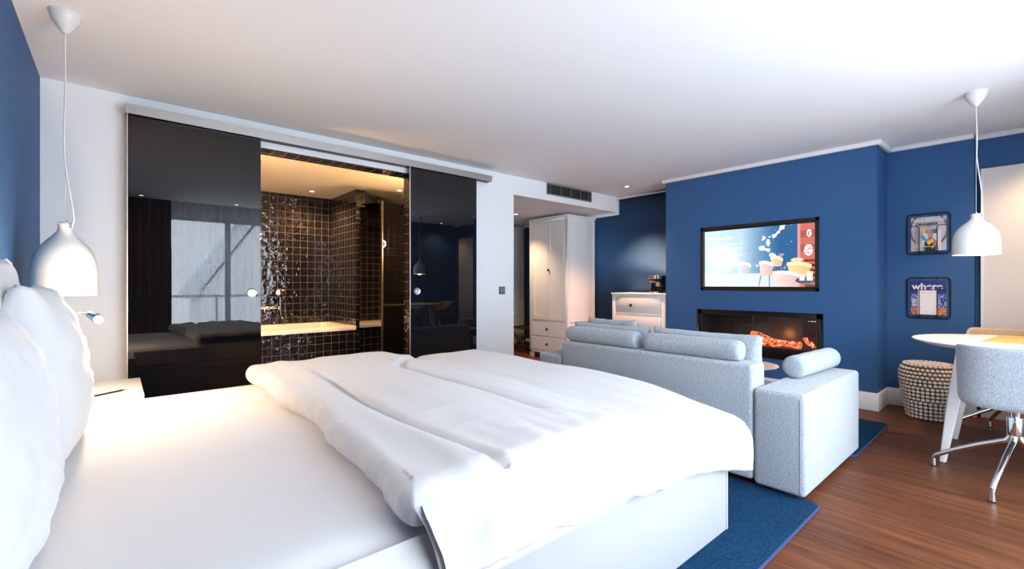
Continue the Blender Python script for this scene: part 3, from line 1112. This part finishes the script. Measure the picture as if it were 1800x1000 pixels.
def mattress(u, v):
    return None
m = MB()
m.box(-.34, .955, .40, 2.17, 3.0, .60)
bmesh.ops.subdivide_edges(m.bm, edges=m.bm.edges[:], cuts=24, use_grid_fill=True)
for v in m.bm.verts:
    if v.co.z > .59:
        x, y = v.co.x, v.co.y
        e = min(y - .955, 3.0 - y, 2.17 - x)
        v.co.z += -.035 * math.exp(-max(0, e) / .03) - .05 * math.exp(-max(0, (2.17 - x) + (y - .955)) / .12) + .006 * noise.noise(Vector((x * 2.2, y * 2.2, 3)))
    elif v.co.z > .45:
        v.co.y += (.010 if v.co.y > 2 else -.010) * (1 if (v.co.y < .96 or v.co.y > 2.99) else 0)
for v in m.bm.verts:
    v.co.z -= .15 * smooth((v.co.x - 1.50) / .62) * smooth((1.78 - v.co.y) / .74) * max(0, v.co.z - .40) / .2
for v in m.bm.verts:
    rc = .16
    dx, dy = v.co.x - (2.17 - rc), (.955 + rc) - v.co.y
    if dx > 0 and dy > 0:
        q = max(dx, dy); l = math.hypot(dx, dy)
        v.co.x = 2.17 - rc + dx * q / l; v.co.y = .955 + rc - dy * q / l
m.build('mattress', LINEN, bed, bevel=0, angle=80)

# duvet -----------------------------------------------------------
YN, YF, XF = .985, 2.99, 2.175
HANG = .165
def duvet_pt(s, t):
    """s metres along X from the head edge, t metres along Y from the near hem"""
    # Y direction
    R = .09
    hang = HANG + .022 * noise.noise(Vector((s * 3.1, 0, 7)))
    q = pi / 2 * R
    if t < hang:
        yy, dy = YN - R + .004 + .02 * smooth(1 - t / hang) * 0, -(hang - t) - R
    elif t < hang + q:
        a = (t - hang) / R
        yy, dy = YN - R * cos(a) + .004, -R + R * sin(a)
    else:
        yy, dy = YN + (t - hang - q) + .004, 0
    over = yy - (YF - .03)
    if over > 0:
        a = min(over / .06, 2.2)
        yy = YF - .03 + .06 * sin(a); dy = -.06 * (1 - cos(a))
    yc = max(min(yy, YF), YN)
    # X direction; head edge line
    x0 = .50 + .07 * smooth((yc - .9) / .9) - .012 * sin(yc * 9)
    th = .100 - .048 * smooth((s - .85) / .35)
    r = .047
    c = pi * r
    if s < c:
        a = -pi / 2 + s / r
        xx, dx = x0 + r - r * cos(a), -(r - r * sin(a))
    else:
        xx, dx = x0 + r + (s - c), 0
    Rf = .06
    o2 = xx - XF
    if o2 > 0:
        if o2 < Rf * pi / 2:
            a = o2 / Rf; xx = XF + Rf * sin(a); dx = -Rf * (1 - cos(a))
        else:
            xx = XF + Rf; dx = -Rf - (o2 - Rf * pi / 2)
    if dx < 0 and s < c:
        dx *= th / (2 * r) * (1 - smooth(-dy / .08))
        yy += .012 * smooth(-dy / .08) * (1 - s / c)
    d = -((abs(dx) ** 1.6 + abs(dy) ** 1.6) ** (1 / 1.6)) if xx > 1 else (dx + dy if dx * dy == 0 else -(max(abs(dx), abs(dy)) + .2 * min(abs(dx), abs(dy))))
    z = .60 + th + d
    xx += .38 * max(0, -dy) * (1 - smooth(s / .9)) + (.03 * smooth(over / .06) if (over > 0 and s < .2) else 0)
    # corner flare
    if xx > XF - .2 and yy < YN + .15:
        k = smooth((xx - XF + .2) / .25) * smooth((YN + .15 - yy) / .22)
        yy -= .035 * k; xx += .055 * k * smooth(-dy / .2)
    z -= .115 * max(0, min(1, (xx - 1.60) / .64)) ** 1.8 * max(0, min(1, (1.75 - yc) / .80)) ** 1.8
    edge = smooth(min(s / .12, 1))
    top = 1 if dy > -.02 else .35
    # folds: two long seams
    g1 = .78 + .03 * sin(yc * 3)
    z -= .026 * math.exp(-((xx - g1) / .021) ** 2) * top * smooth((2.65 - yc) / .5)
    z += .010 * math.exp(-((xx - g1 + .06) / .05) ** 2) * top
    g2 = 1.24 + .44 * smooth((1.25 - yc) / .4) + .42 * smooth((yc - 2.35) / .7)
    z -= .022 * math.exp(-((xx - g2) / .032) ** 2) * (1 if dy > -.02 else .3)
    step = smooth((g2 - xx) / .11 + .5)
    z += .012 * step * smooth((xx - .84) / .16) * top
    # puff and wrinkles
    P = Vector((xx * 2.2, yc * 1.6 + t * .4, .5))
    z += edge * (.012 * noise.noise(P) + .006 * noise.noise(Vector((xx * 9, yc * 4, 1))))
    wr = noise.noise(Vector((xx * 6 + 2 * yc, (yc * 14), 4)))
    z += edge * .007 * max(0, wr) * math.exp(-((xx - g1 - .12) / .16) ** 2)
    wr2 = noise.noise(Vector((xx * 16, yc * 5 - xx * 4, 8)))
    z += .006 * wr2 * math.exp(-((yc - 1.05) / .3) ** 2)
    if dy < -.03:
        yy -= .016 * noise.noise(Vector((xx * 8, t * 3, 2))) + .008 * noise.noise(Vector((xx * 19, t * 5, 6))) - .012 * smooth(1 - t / hang)
    if s < c:
        xx += .014 * noise.noise(Vector((yc * 11, s * 4, 3))) * smooth(s / .1) + .008 * noise.noise(Vector((yc * 26, s * 8, 9)))
    return (xx, yy, max(z, .602 if (xx < 1.95 and yy > .96) else 0))
m = MB()
LX, LY = 1.835, 2.33
m.grid(lambda u, v: duvet_pt(u * LX, v * LY), 260, 260)
dv = m.build('duvet', DUVET, angle=80)
tag(dv, 'white seersucker duvet folded over the foot half of the bed', 'duvet')
sol = dv.modifiers.new('s', 'SOLIDIFY'); sol.thickness = .018; sol.offset = -1


def pillow(name, label, loc, W, Ht, T, tilt, yaw=0, seed=0, matl=None, cat='pillow', group='bed pillows', puff=.42, pipe=False):
    """pillow standing in the local YZ plane, bottom at z=0, tilted about Y"""
    n = 40
    m = MB()

    def fn(side):
        def f(u, v):
            a, b = 2 * u - 1, 2 * v - 1
            k = max(0, (1 - abs(a) ** 2.6)) * max(0, (1 - abs(b) ** 2.6))
            th = T / 2 * k ** puff
            y = a * W / 2 * (1 - .05 * (1 - b * b)) if abs(b) < 1 else a * W / 2
            z = b * Ht / 2 * (1 - .06 * (1 - a * a))
            wv = Vector((a * 2.3 + seed, b * 2.3, side * 3.1))
            th *= 1 + .12 * noise.noise(wv) + .07 * noise.noise(wv * 3)
            cor = (abs(a) * abs(b)) ** 3
            cr = .010 * noise.noise(Vector((math.atan2(b, a) * 5, seed, side))) * (a * a + b * b) * (1 - cor)
            return (side * (th + cr * (k > 0)) + .006 * noise.noise(Vector((a * 5, b * 5, seed))), y, z + Ht / 2)
        return f
    m.grid(fn(1), n, n)
    m.grid(fn(-1), n, n)
    bmesh.ops.remove_doubles(m.bm, verts=m.bm.verts, dist=.0008)
    o = m.build(name, matl or LINEN, angle=80)
    o.location = loc
    o.rotation_euler = (0, tilt, yaw)
    tag(o, label, cat, group)
    return o


pillow('pillow', 'white pillow upright against the blue wall behind the pillow next to the lamp', (-.29, 2.18, .60), .74, .67, .13, radians(-2), seed=1)
pillow('pillow', 'white pillow upright against the blue wall behind the pillow closest to the camera', (-.29, 1.30, .60), .74, .67, .13, radians(-2), seed=2)
pillow('pillow', 'plump white pillow leaning in front beside the bedside lamp', (-.15, 2.36, .60), .76, .58, .23, radians(-9), radians(2), seed=3)
pillow('pillow', 'plump white pillow leaning in front, closest to the camera', (-.165, 1.38, .60), .74, .52, .20, radians(-9), radians(-2), seed=4)

# nightstand
ns = thing('nightstand', 'small white nightstand between the bed and the white wall', 'nightstand', (-.34, 3.03, 0))
m = MB(); m.box(0, 0, .08, .44, .57, .575); m.build('body', LACQ, ns, bevel=.003)
m = MB(); m.box(-.004, -.004, .575, .45, .575, .60); m.build('top', LACQ, ns, bevel=.003)
m = MB(); m.box(.44, .02, .33, .452, .55, .56); d = m.build('drawer', LACQ, ns, bevel=.003)
m = MB(); m.box(.452, .26, .43, .47, .31, .45); m.build('knob', PEWTER, d)
m = MB(); m.box(.02, .02, 0, .42, .55, .08); m.build('plinth', LACQ, ns)
np_ = MB(); np_.box(-.20, 3.048, .600, .043, 3.19, .603)
nt_ = np_.build('notepad', PAPER); tag(nt_, 'white notepad lying on the nightstand under a black pen', 'notepad')
pn = thing('pen', 'black pen lying on the notepad on the nightstand', 'pen', (0, 0, 0))
m = MB(); m.cyl((-.083, 3.113, .608), (.025, 3.188, .608), .0042, .0042, 14); m.build('barrel', BLACKG, pn)
m = MB(); m.cyl((.025, 3.188, .608), (.042, 3.2, .608), .004, .001, 14); m.build('tip', CHROME, pn)


# pendants ----------------------------------------------------------
def pendant(loc, zc, ztop, zbot, label, power, seed):
    t = thing('pendant_lamp', label, 'lamp', (loc[0], loc[1], 0), 0, 'white bell pendant lamps')
    m = MB(); m.lathe([(0, zc - .10), (.010, zc - .10), (.030, zc - .075), (.052, zc - .04), (.062, zc - .008), (.060, zc)], n=40); m.build('canopy', ENAMEL, t)
    h = ztop - zbot
    R = .122
    prof = [(.020, 1.0), (.026, .985), (.025, .93), (.028, .88), (.042, .82), (.066, .745), (.088, .665), (.105, .57), (.116, .46), (.1205, .33), (.122, .15), (.122, 0.0)]
    outer = [(r, zbot + h * z) for r, z in prof]
    inner = [(max(r - .004, .004), zbot + h * z - (.003 if z > .5 else 0)) for r, z in prof][::-1]
    m = MB(); m.lathe(outer + inner, n=64, close=True); s = m.build('shade', ENAMEL, t, angle=50)
    m = MB()
    m.tube([(.03 * cos(a), .03 * sin(a), ztop - .012 + .004 * sin(a * 2)) for a in [2 * pi * i / 24 for i in range(24)]], .0025, 8, closed=True)
    m.build('collar_ring', CORDM, t)
    m = MB(); m.cyl((0, 0, zc - .1), (0, 0, ztop - .01), .0012, n=8); m.build('steel_wire', CORDM, t)
    pts = []
    n = 40
    for i in range(n + 1):
        f = i / n
        z = zc - .1 + (ztop - zc + .1 + .005) * f
        amp = .020 * f * (1 - .2 * f) * (1.4 if f > .3 else 1)
        pts.append((.022 * f ** 2 * sin(7 * f + seed) + .012 * f * f, -.03 * f ** 1.5 * abs(sin(4.5 * f + seed * .5)) - amp * .2, z))
    pts += [(.03, -.034, ztop - .004), (.026, -.03, ztop - .03), (.016, -.016, ztop - .02), (.006, 0, ztop + .01)]
    m = MB(); m.tube(pts, .0038, 10); m.build('cord', CORDM, t)
    m = MB(); m.cyl((0, 0, zbot + h * .62), (0, 0, zbot + h * .4), .018, .02, 20); so = m.build('socket', ENAMEL, t)
    m = MB(); m.sphere((0, 0, zbot + h * .26), .032, 20, 12, (1, 1, 1.15)); m.build('bulb', BULB, so)
    ld = bpy.data.lights.new('bulb_light', 'POINT'); ld.energy = power; ld.color = WARM; ld.shadow_soft_size = .035
    lo = bpy.data.objects.new('bulb_light', ld); lo.location = (0, 0, zbot + h * .06); lo.parent = t; C.objects.link(lo)
    return t


pendant((-.19, 3.12), H, 1.475, 1.115, 'white bell pendant lamp hanging over the nightstand', 6, 1.0)
pendant((4.49, .27), H, 1.66, 1.375, 'white bell pendant lamp hanging over the round dining table', 10, 2.2)

# reading light on the headboard side
rd = thing('reading_lamp', 'small glowing reading lamp on a thin arm beside the pillows', 'lamp', (XL, 2.95, .95))
m = MB(); m.cyl((0, 0, 0), (.015, 0, 0), .03, .028, 24); m.build('wall_plate', CHROME, rd)
m = MB(); m.tube([(.015, 0, 0), (.08, 0, .01), (.16, -.02, .05), (.24, -.08, .09), (.285, -.15, .085)], .0035, 10); m.build('arm', ENAMEL, rd)
m = MB(); m.cyl((.28, -.14, .087), (.31, -.21, .065), .016, .02, 20); hd = m.build('head', CHROME, rd, bevel=.003)
m = MB(); m.sphere((.312, -.214, .063), .016, 16, 10); m.build('lens', emis('reading_lens', (1, .78, .45), 120), hd)
ld = bpy.data.lights.new('reading_light', 'POINT'); ld.energy = 21; ld.color = (1, .70, .42); ld.shadow_soft_size = .03
lo = bpy.data.objects.new('reading_light', ld); lo.location = (.335, -.25, .055); lo.rotation_euler = Vector((.62, -.42, -.66)).to_track_quat('-Z', 'Y').to_euler(); lo.parent = rd; C.objects.link(lo)

# ------------------------------------------------------------------ rugs
def rug(name, x0, y0, x1, y1, label):
    t = thing(name, label, 'rug', ((x0 + x1) / 2, (y0 + y1) / 2, 0))
    hx, hy = (x1 - x0) / 2, (y1 - y0) / 2
    m = MB()
    pts = ring(-hx, hx, -hy, hy, .045, 0)
    loft(m, [pts, [(p[0], p[1], .010) for p in pts], [(p[0] * .995, p[1] * .995, .014) for p in pts]])
    m.build('pile', RUGM, t)
    m = MB(); m.tube([(p[0], p[1], .0075) for p in pts], .0075, 8, closed=True); m.build('binding', RUGB, t)
    return t
rug('rug', 1.15, .74, 2.795, 3.2, 'dark blue rug between the bed and the back of the sofa')
rug('rug', 3.75, .80, 4.83, 3.1, 'dark blue rug under the coffee table in front of the fireplace')

# ------------------------------------------------------------------ sofa
so = thing('sofa', 'light grey blue woven sofa with its back to the bed', 'sofa', (2.755, 0, 0))
def soft(name, b, bev, parent=so, seed=0, amp=.004, matl=SOFA, cuts=10):
    m = MB(); m.box(*b)
    bmesh.ops.bevel(m.bm, geom=m.bm.edges[:], offset=bev, segments=5, profile=.5, affect='EDGES')
    o = m.build(name, matl, parent, angle=60)
    return o
soft('back', (0, 1.067, .045, .192, 2.553, .705), .022)
m = MB(); m.box(-.001, 1.80, .05, .004, 1.803, .69); m.box(.0, 1.80, .685, .18, 1.803, .7065); m.build('back_seam', SOFA, so)
soft('arm', (0, .80, .03, 1.125, 1.064, .577), .024)
soft('arm', (0, 2.556, .03, 1.125, 2.82, .585), .024)
soft('seat_base', (.19, 1.065, .05, 1.10, 2.555, .26), .02)
soft('seat_cushion', (.20, 1.07, .262, 1.12, 1.808, .42), .04)
soft('seat_cushion', (.20, 1.812, .262, 1.12, 2.55, .42), .04)
for (x, y) in ((.06, .88), (1.06, .88), (.06, 2.74), (1.06, 2.74)):
    m = MB(); m.box(x - .03, y - .03, .012, x + .03, y + .03, .05); m.build('leg', DARKW if x < .5 else ALU, so)
# stitched edges of the right-hand arm
m = MB()
for (a, b) in (((-.001, .80 + .024, .55), (-.001, .80 + .024, .05)),):
    m.cyl(a, b, .0016, n=8)
m.build('piping', SOFA, so)


def bolster(p0, p1, r, label):
    p0, p1 = Vector(p0), Vector(p1)
    d = (p1 - p0).normalized(); L_ = (p1 - p0).length
    pts, rs = [], []
    ks = [(0, .0), (.0, .55), (.004, .80), (.014, .93), (.03, 1.0)]
    for a, f in ks:
        pts.append(p0 + d * a); rs.append(max(r * f, .001))
    for i in range(1, 12):
        q = .03 + (L_ - .06) * i / 12
        pts.append(p0 + d * q); rs.append(r * (1 + .018 * sin(i * 1.7)))
    for a, f in ks[::-1]:
        pts.append(p1 - d * a); rs.append(max(r * f, .001))
    for i in range(1, len(pts)):
        if (pts[i] - pts[i - 1]).length < 1e-4:
            pts[i] = pts[i] + d * 1e-3
    m = MB(); m.tube(pts, rs, 32)
    o = m.build('bolster_cushion', SOFA, angle=50)
    return tag(o, label, 'cushion', 'bolster cushions on the sofa')
bolster((2.85, 1.880, .767), (2.85, 2.545, .767), .062, 'round bolster cushion on top of the sofa back, at the wardrobe end')
bolster((2.85, 1.157, .767), (2.85, 1.816, .767), .064, 'round bolster cushion on top of the sofa back, at the end near the dining table')
bolster((3.20, 1.00, .650), (3.87, .965, .650), .070, 'round bolster cushion lying lengthwise on the sofa arm')

CG = 'square sofa cushions'
pillow('sofa_cushion', 'square sofa cushion leaning on the sofa back at the wardrobe end', (3.12, 2.27, .418), .74, .44, .19, radians(-12), seed=11, matl=SOFA, cat='cushion', group=CG, puff=.3)
pillow('sofa_cushion', 'square sofa cushion leaning on the sofa back near the round arm bolster', (3.12, 1.49, .418), .76, .445, .19, radians(-12), seed=12, matl=SOFA, cat='cushion', group=CG, puff=.3)
pillow('sofa_cushion', 'sofa cushion just peeking out behind the one at the wardrobe end', (3.32, 2.40, .418), .50, .47, .15, radians(-12), seed=13, matl=SOFA, cat='cushion', group=CG, puff=.3)

# coffee table
ct = thing('coffee_table', 'small round white side table in front of the sofa', 'table', (4.40, 1.795, .014))
m = MB(); m.lathe([(0, .395), (.20, .395), (.285, .405), (.298, .415), (.298, .418), (.285, .418), (0, .412)], n=64); m.build('tabletop', mat('blush_lacquer', (.72, .66, .64), .3), ct)
m = MB(); m.cyl((0, 0, .012), (0, 0, .396), .02, .02, 24); m.build('column', TABLEW, ct)
m = MB(); m.lathe([(0, 0), (.17, 0), (.17, .008), (.03, .016), (0, .016)], n=48); m.build('foot', TABLEW, ct)

# ------------------------------------------------------------------ dining table
TZ = .79
dt = thing('dining_table', 'round white dining table with angled legs under the pendant lamp', 'table', (4.46, .06, 0))
m = MB(); m.lathe([(0, TZ - .045), (.36, TZ - .045), (.47, TZ - .033), (.535, TZ - .010), (.540, TZ - .004), (.536, TZ), (0, TZ)], n=96); m.build('tabletop', TABLEW, dt, angle=30)
m = MB(); m.box(-.26, -.26, TZ - .085, .26, .26, TZ - .046); m.build('apron', TABLEW, dt, bevel=.004)
for k in range(4):
    sx, sy = (1 if k in (0, 3) else -1), (1 if k < 2 else -1)
    m = MB()
    top = Vector((sx * .25, sy * .25, TZ - .05)); bot = Vector((sx * .342, sy * .342, 0))
    for (c_, w_) in ((top, .036), (bot, .020)):
        pass
    A = [m.bm.verts.new(top + Vector((a * .042, b * .034, 0))) for a, b in ((-1, -1), (1, -1), (1, 1), (-1, 1))]
    mid = top.lerp(bot, .55)
    Bq = [m.bm.verts.new(mid + Vector((a * .036, b * .030, 0))) for a, b in ((-1, -1), (1, -1), (1, 1), (-1, 1))]
    D_ = [m.bm.verts.new(bot + Vector((a * .019, b * .017, 0))) for a, b in ((-1, -1), (1, -1), (1, 1), (-1, 1))]
    m.bm.faces.new(A[::-1]); m.bm.faces.new(D_)
    for P_, Q_ in ((A, Bq), (Bq, D_)):
        for j in range(4):
            m.bm.faces.new([P_[j], P_[(j + 1) % 4], Q_[(j + 1) % 4], Q_[j]])
    m.build('leg', TABLEW, dt, bevel=.008)

ml = thing('menu_card', 'orange brown kraft menu card on the round dining table', 'menu card', (4.36, .24, TZ))
m = MB(); m.prism([(0, 0), (.62, -.07), (.60, -.36), (-.02, -.29)], .0, .003); m.build('card', KRAFT, ml)
R_ = Matrix.Translation((.27, -.16, .0031)) @ Matrix.Rotation(radians(-96), 4, 'Z')
text_obj('MENU', .06, PAPER, 'lettering', R_, ml, .0002, bold=.001)

# ------------------------------------------------------------------ chairs
def chair(loc, rz, legrot, label, inner=True):
    t = thing('swivel_chair', label, 'chair', loc, rz, 'felt shell chairs at the dining table')
    # pedestal
    m = MB(); m.cyl((0, 0, .30), (0, 0, .405), .034, .036, 32); m.build('collar', CHROME, t, bevel=.002)
    m = MB(); m.cyl((0, 0, .40), (0, 0, .455), .022, .03, 24); m.build('stem', CHROME, t)
    for k in range(4):
        a = legrot + k * pi / 2 - rz
        dx, dy = cos(a), sin(a)
        pts = [(.014, .40), (.016, .33), (.020, .285), (.035, .262), (.07, .245), (.15, .202), (.25, .142), (.325, .092), (.352, .072), (.363, .055)]
        sm_ = []
        for i in range(len(pts) - 1):
            for q in range(3):
                f = q / 3
                sm_.append((pts[i][0] + (pts[i + 1][0] - pts[i][0]) * f, pts[i][1] + (pts[i + 1][1] - pts[i][1]) * f))
        sm_.append(pts[-1])
        n = len(sm_)
        m = MB(); m.tube([(r * dx, r * dy, z) for r, z in sm_], [.0165 - .004 * i / n for i in range(n)], 16)
        lg_ = m.build('leg', CHROME, t, angle=60)
        m = MB(); m.cyl((.363 * dx, .363 * dy, .006), (.363 * dx, .363 * dy, .075), .016, .010, 18); m.build('foot', CHROME, lg_)
        m = MB(); m.cyl((.363 * dx, .363 * dy, 0), (.363 * dx, .363 * dy, .007), .0165, .0165, 18); m.build('glide', BLACK, lg_)

    def shell(off, zoff=0):
        def fn(u, v):
            # u: 0..1 around from front-left over the back to front-right; v: 0 seat centre .. 1 top rim
            ph = radians(-128 + 256 * u)          # 0 = back
            ca, sa = cos(ph), sin(ph)
            back = smooth((ca + .25) / .9)
            ztop = .665 + (.822 - .665) * back - zoff
            # superellipse footprint
            e = 3.4
            r = 1 / ((abs(ca) / .255) ** e + (abs(sa) / .240) ** e) ** (1 / e)
            if v < .35:
                f = v / .35
                rr_ = r * .86 * f
                z = .462 + .010 * f ** 3
            elif v < .55:
                f = (v - .35) / .20
                a = f * pi / 2
                rr_ = r * (.86 + .115 * sin(a)); z = .472 + .055 * (1 - cos(a))
            else:
                f = (v - .55) / .45
                rr_ = r * (.975 + .035 * f); z = .527 + (ztop - .527) * f
            rr_ = max(rr_ - off, 0.0)
            z += off * (1 if v < .5 else .0)
            x = -ca * rr_ * (1 + .10 * smooth((z - .5) / .35) * max(0, ca)); y = sa * rr_
            # rounded top corners of the back panel
            if v > .9:
                z -= .0
            return (x, y, z)
        return fn
    m = MB(); m.grid(shell(0), 56, 34)
    o = m.build('outer_shell', FELT, t, angle=70)
    sd = o.modifiers.new('s', 'SOLIDIFY'); sd.thickness = .010; sd.offset = -1
    m = MB(); m.grid(shell(.013, .002), 56, 34)
    o = m.build('inner_shell', FELT_TAN, t, angle=70)
    sd = o.modifiers.new('s', 'SOLIDIFY'); sd.thickness = .012; sd.offset = 1
    m = MB()
    loft(m, [ring(-.19, .20, -.185, .185, .09, .49), ring(-.205, .215, -.20, .20, .10, .505), ring(-.205, .215, -.20, .20, .10, .53), ring(-.19, .20, -.185, .185, .09, .545)], cap_first=True)
    m.build('seat_pad', FELT_TAN, t, angle=70)
    return t


chair((3.913, .0775, 0), radians(0), radians(78), 'grey felt swivel chair with chrome legs, its back to the bed')
chair((5.05, .125, 0), radians(180), radians(109), 'swivel chair behind the round table, its tan inner back facing the bed')

# ------------------------------------------------------------------ beaded stool
st = thing('beaded_stool', 'cream beaded drum stool beside the fireplace wall', 'stool', (5.40, .62, 0))
prof = []
for i in range(60):
    f = i / 59
    z = .475 * f
    r = .148 + .052 * sin(min(1, f / .78) * pi / 2) ** 1.3
    if f > .78:
        g = (f - .78) / .22
        r = .200 - .042 * g ** 2.2
    prof.append((r, z))
m = MB(); m.lathe([(0, .004)] + [(r - .011, z + .003 if i == 0 else min(z, .466)) for i, (r, z) in enumerate(prof)] + [(0, .466)], n=48); m.build('drum', mat('dark_core', (.10, .075, .055), .9), st)
m = MB()
def bead(x, y, z, r, s):
    bmesh.ops.create_icosphere(m.bm, subdivisions=2, radius=r, matrix=Matrix.Translation((x, y, z)) @ Matrix.Diagonal((s[0], s[1], s[2], 1)))
rows = 15
for k in range(rows):
    z = .016 + (.475 - .026) * k / (rows - 1)
    r = prof[min(59, int(z / .475 * 59))][0] - .006
    nb = int(2 * pi * r / .0318)
    for j in range(nb):
        a = 2 * pi * (j + .5 * (k % 2)) / nb
        bead(r * cos(a), r * sin(a), z, .0143, (1, 1, .96))
for (r, nb) in ((.132, 27), (.102, 21), (.072, 15), (.042, 9), (.012, 3)):
    for j in range(nb):
        a = 2 * pi * j / nb
        bead(r * cos(a), r * sin(a), .474, .0150, (1, 1, .75))
bo = m.bm
bd = bpy.data.meshes.new('beading')
for f in bo.faces:
    f.smooth = True
bo.to_mesh(bd); bo.free()
bd.materials.append(BEADS)
bob = bpy.data.objects.new('beading', bd); C.objects.link(bob); bob.parent = st
bob['kind'] = 'stuff'

# ------------------------------------------------------------------ magazine racks
def rack(zc, label):
    t = thing('magazine_rack', label, 'magazine rack', (XR, .655, zc), 0, 'black wire magazine racks on the blue wall')
    hw, hh = .148, .186
    def rr2(hw, hh, r, x):
        p = []
        for (cy, cz, a0) in ((hw - r, hh - r, 0), (-hw + r, hh - r, 90), (-hw + r, -hh + r, 180), (hw - r, -hh + r, 270)):
            for i in range(7):
                a = radians(a0 + 15 * i)
                p.append((x, cy + r * cos(a), cz + r * sin(a)))
        return p
    m = MB(); m.tube(rr2(hw, hh, .03, -.020), .0058, 10, closed=True); m.build('frame', BLACK, t)
    m = MB()
    for s in (-1, 1):
        y = s * .055
        m.tube([(-.020, y, hh), (-.006, y, hh - .012), (-.006, y, -hh + .02), (-.010, y, -hh)], .003, 8)
        m.tube([(-.026, s * .125, .075), (-.030, s * (.075), .075), (-.030, s * .062, .063), (-.030, s * .062, -hh + .004), (-.020, s * .062, -hh)], .003, 8)
    m.cyl((-.020, -.10, -hh + .015), (-.020, .10, -hh + .015), .0025, n=8)
    m.build('wires', BLACK, t)
    m = MB()
    for s in (-1, 1):
        m.cyl((-.016, s * .09, hh - .002), (0, s * .09, hh - .002), .004, n=10)
    m.build('wall_pins', BLACK, t)
    return t
rack(1.642, 'black wire magazine rack holding the cook cover magazine, above the other')
rack(1.046, 'black wire magazine rack holding the purple magazine, below the other')


def cover_cook(u, v):
    c = mixc((.80, .78, .80), (.70, .66, .68), noise.noise(Vector((u * 3, v * 3, 0))) + .5)
    if abs(ell(u, v, .5, .62, .52, .52) - 1) < .10 and (u < .2 or u > .8 or v > .85):
        c = (.50, .30, .24)
    if .33 < u < .86 and v < .62:
        c = (.86, .85, .86) if .15 < u < .9 else c
    if .13 < u < .24 and v < .72:
        c = (.62, .60, .62)
    # apron and shirt
    if ell(u, v, .56, .05, .22, .33) < 1:
        c = (.40, .55, .74)
    if abs(u - .55) < .15 and v < .26:
        c = (.13, .12, .15)
    # raised arm
    for (a, b, cc, w_) in (((.40, .34), (.28, .48), (.40, .55, .74), .05), ((.28, .48), (.37, .60), (.82, .60, .48), .035), ((.72, .25), (.62, .10), (.78, .52, .36), .04)):
        A, Bv, Pn = Vector(a), Vector(b), Vector((u, v))
        tt = max(0, min(1, (Pn - A).dot(Bv - A) / (Bv - A).length_squared))
        if (Pn - (A + (Bv - A) * tt)).length < w_:
            c = cc
    if ell(u, v, .56, .44, .085, .10) < 1:
        c = (.82, .56, .46)
        if v < .40 and abs(u - .56) < .03:
            c = (.6, .3, .28)
    # cooking pot on the head
    if .40 < u < .74 and .50 < v < .64:
        c = mixc((.62, .62, .64), (.40, .40, .43), abs(u - .52) * 5)
    if .37 < u < .78 and .63 < v < .66:
        c = (.72, .72, .74)
    for cu, cv in ((.38, .62), (.52, .24), (.60, .28)):
        if ell(u, v, cu, cv, .055, .06) < 1:
            c = (.95, .78, .12)
    return c


def cover_city(u, v):
    c = mixc((.20, .16, .48), (.10, .22, .48), u)
    if v < .62:
        n = noise.noise(Vector((u * 18, v * 16, 3)))
        c = (.25, .38, .62) if n < 0 else (.55, .62, .78)
        if u > .85:
            c = (.16, .26, .50) if n < .2 else (.6, .7, .85)
    if v < .22:
        c = (.72, .20, .30) if noise.noise(Vector((u * 30, v * 30, 1))) > 0 else (.88, .62, .25)
    if v < .10:
        c = (.85, .55, .20) if noise.noise(Vector((u * 22, v * 40, 7))) > -.1 else (.35, .20, .45)
    return c


PRINT = attr_mat('printed_cover', 0, .3)
def magazine(zc, fn, label):
    t = thing('magazine', label, 'magazine', (XR - .012, .655, zc), 0, 'magazines in the wire racks')
    hw, hh = .122, .158
    m = MB(); m.box(-.004, -hw, -hh, .004, hw, hh); m.build('pages', PAPER, t)
    cv = raster(fn, 90, 116, (-hw, -hh, hw, hh), 'cover', PRINT, t, -.0045)
    return t, cv
mg, cv = magazine(1.642, cover_cook, 'magazine with a cook wearing a pot on the head, in the wire rack')
text_obj('VALK ZEITUNG', .036, PAPER, 'title', MT(-.005, .108, .115), cv, .0003, bold=.0006, sx=.88)
text_obj('ORANJERIE', .034, BLACK, 'subtitle', MT(-.0055, .088, .078), cv, .0003, bold=.0012, sx=.90)
text_obj('RECEPTEN\nKOKEN & GENIETEN', .013, mat('yellow_print', (.85, .65, .03), .5), 'caption', MT(-.005, .085, -.110), cv, .0003, bold=.0006)
mg2, cv2 = magazine(1.046, cover_city, 'purple magazine with a large white title, in the wire rack')
text_obj('where', .085, PAPER, 'title', MT(-.005, .115, .078), cv2, .0003, bold=.0022, sx=.98)
text_obj('AN\nEX\nOF', .024, PAPER, 'caption', MT(-.005, .113, -.030), cv2, .0003, bold=.001)
lf = thing('leaflet', 'plain white leaflet tucked in front of the purple magazine', 'leaflet', (XR - .0195, .660, 1.046 - .158 + .115))
m = MB(); m.box(-.001, -.062, -.112, .001, .068, .112); pg = m.build('sheet', mat('leaflet_paper', (.84, .80, .78), .7), lf)
text_obj('Welkom in ons hotel\n', .009, GREYP, 'heading', MT(-.0012, .045, .088), lf, .0001)
text_obj('Van harte', .008, GREYP, 'footer', MT(-.0012, .03, -.088), lf, .0001)
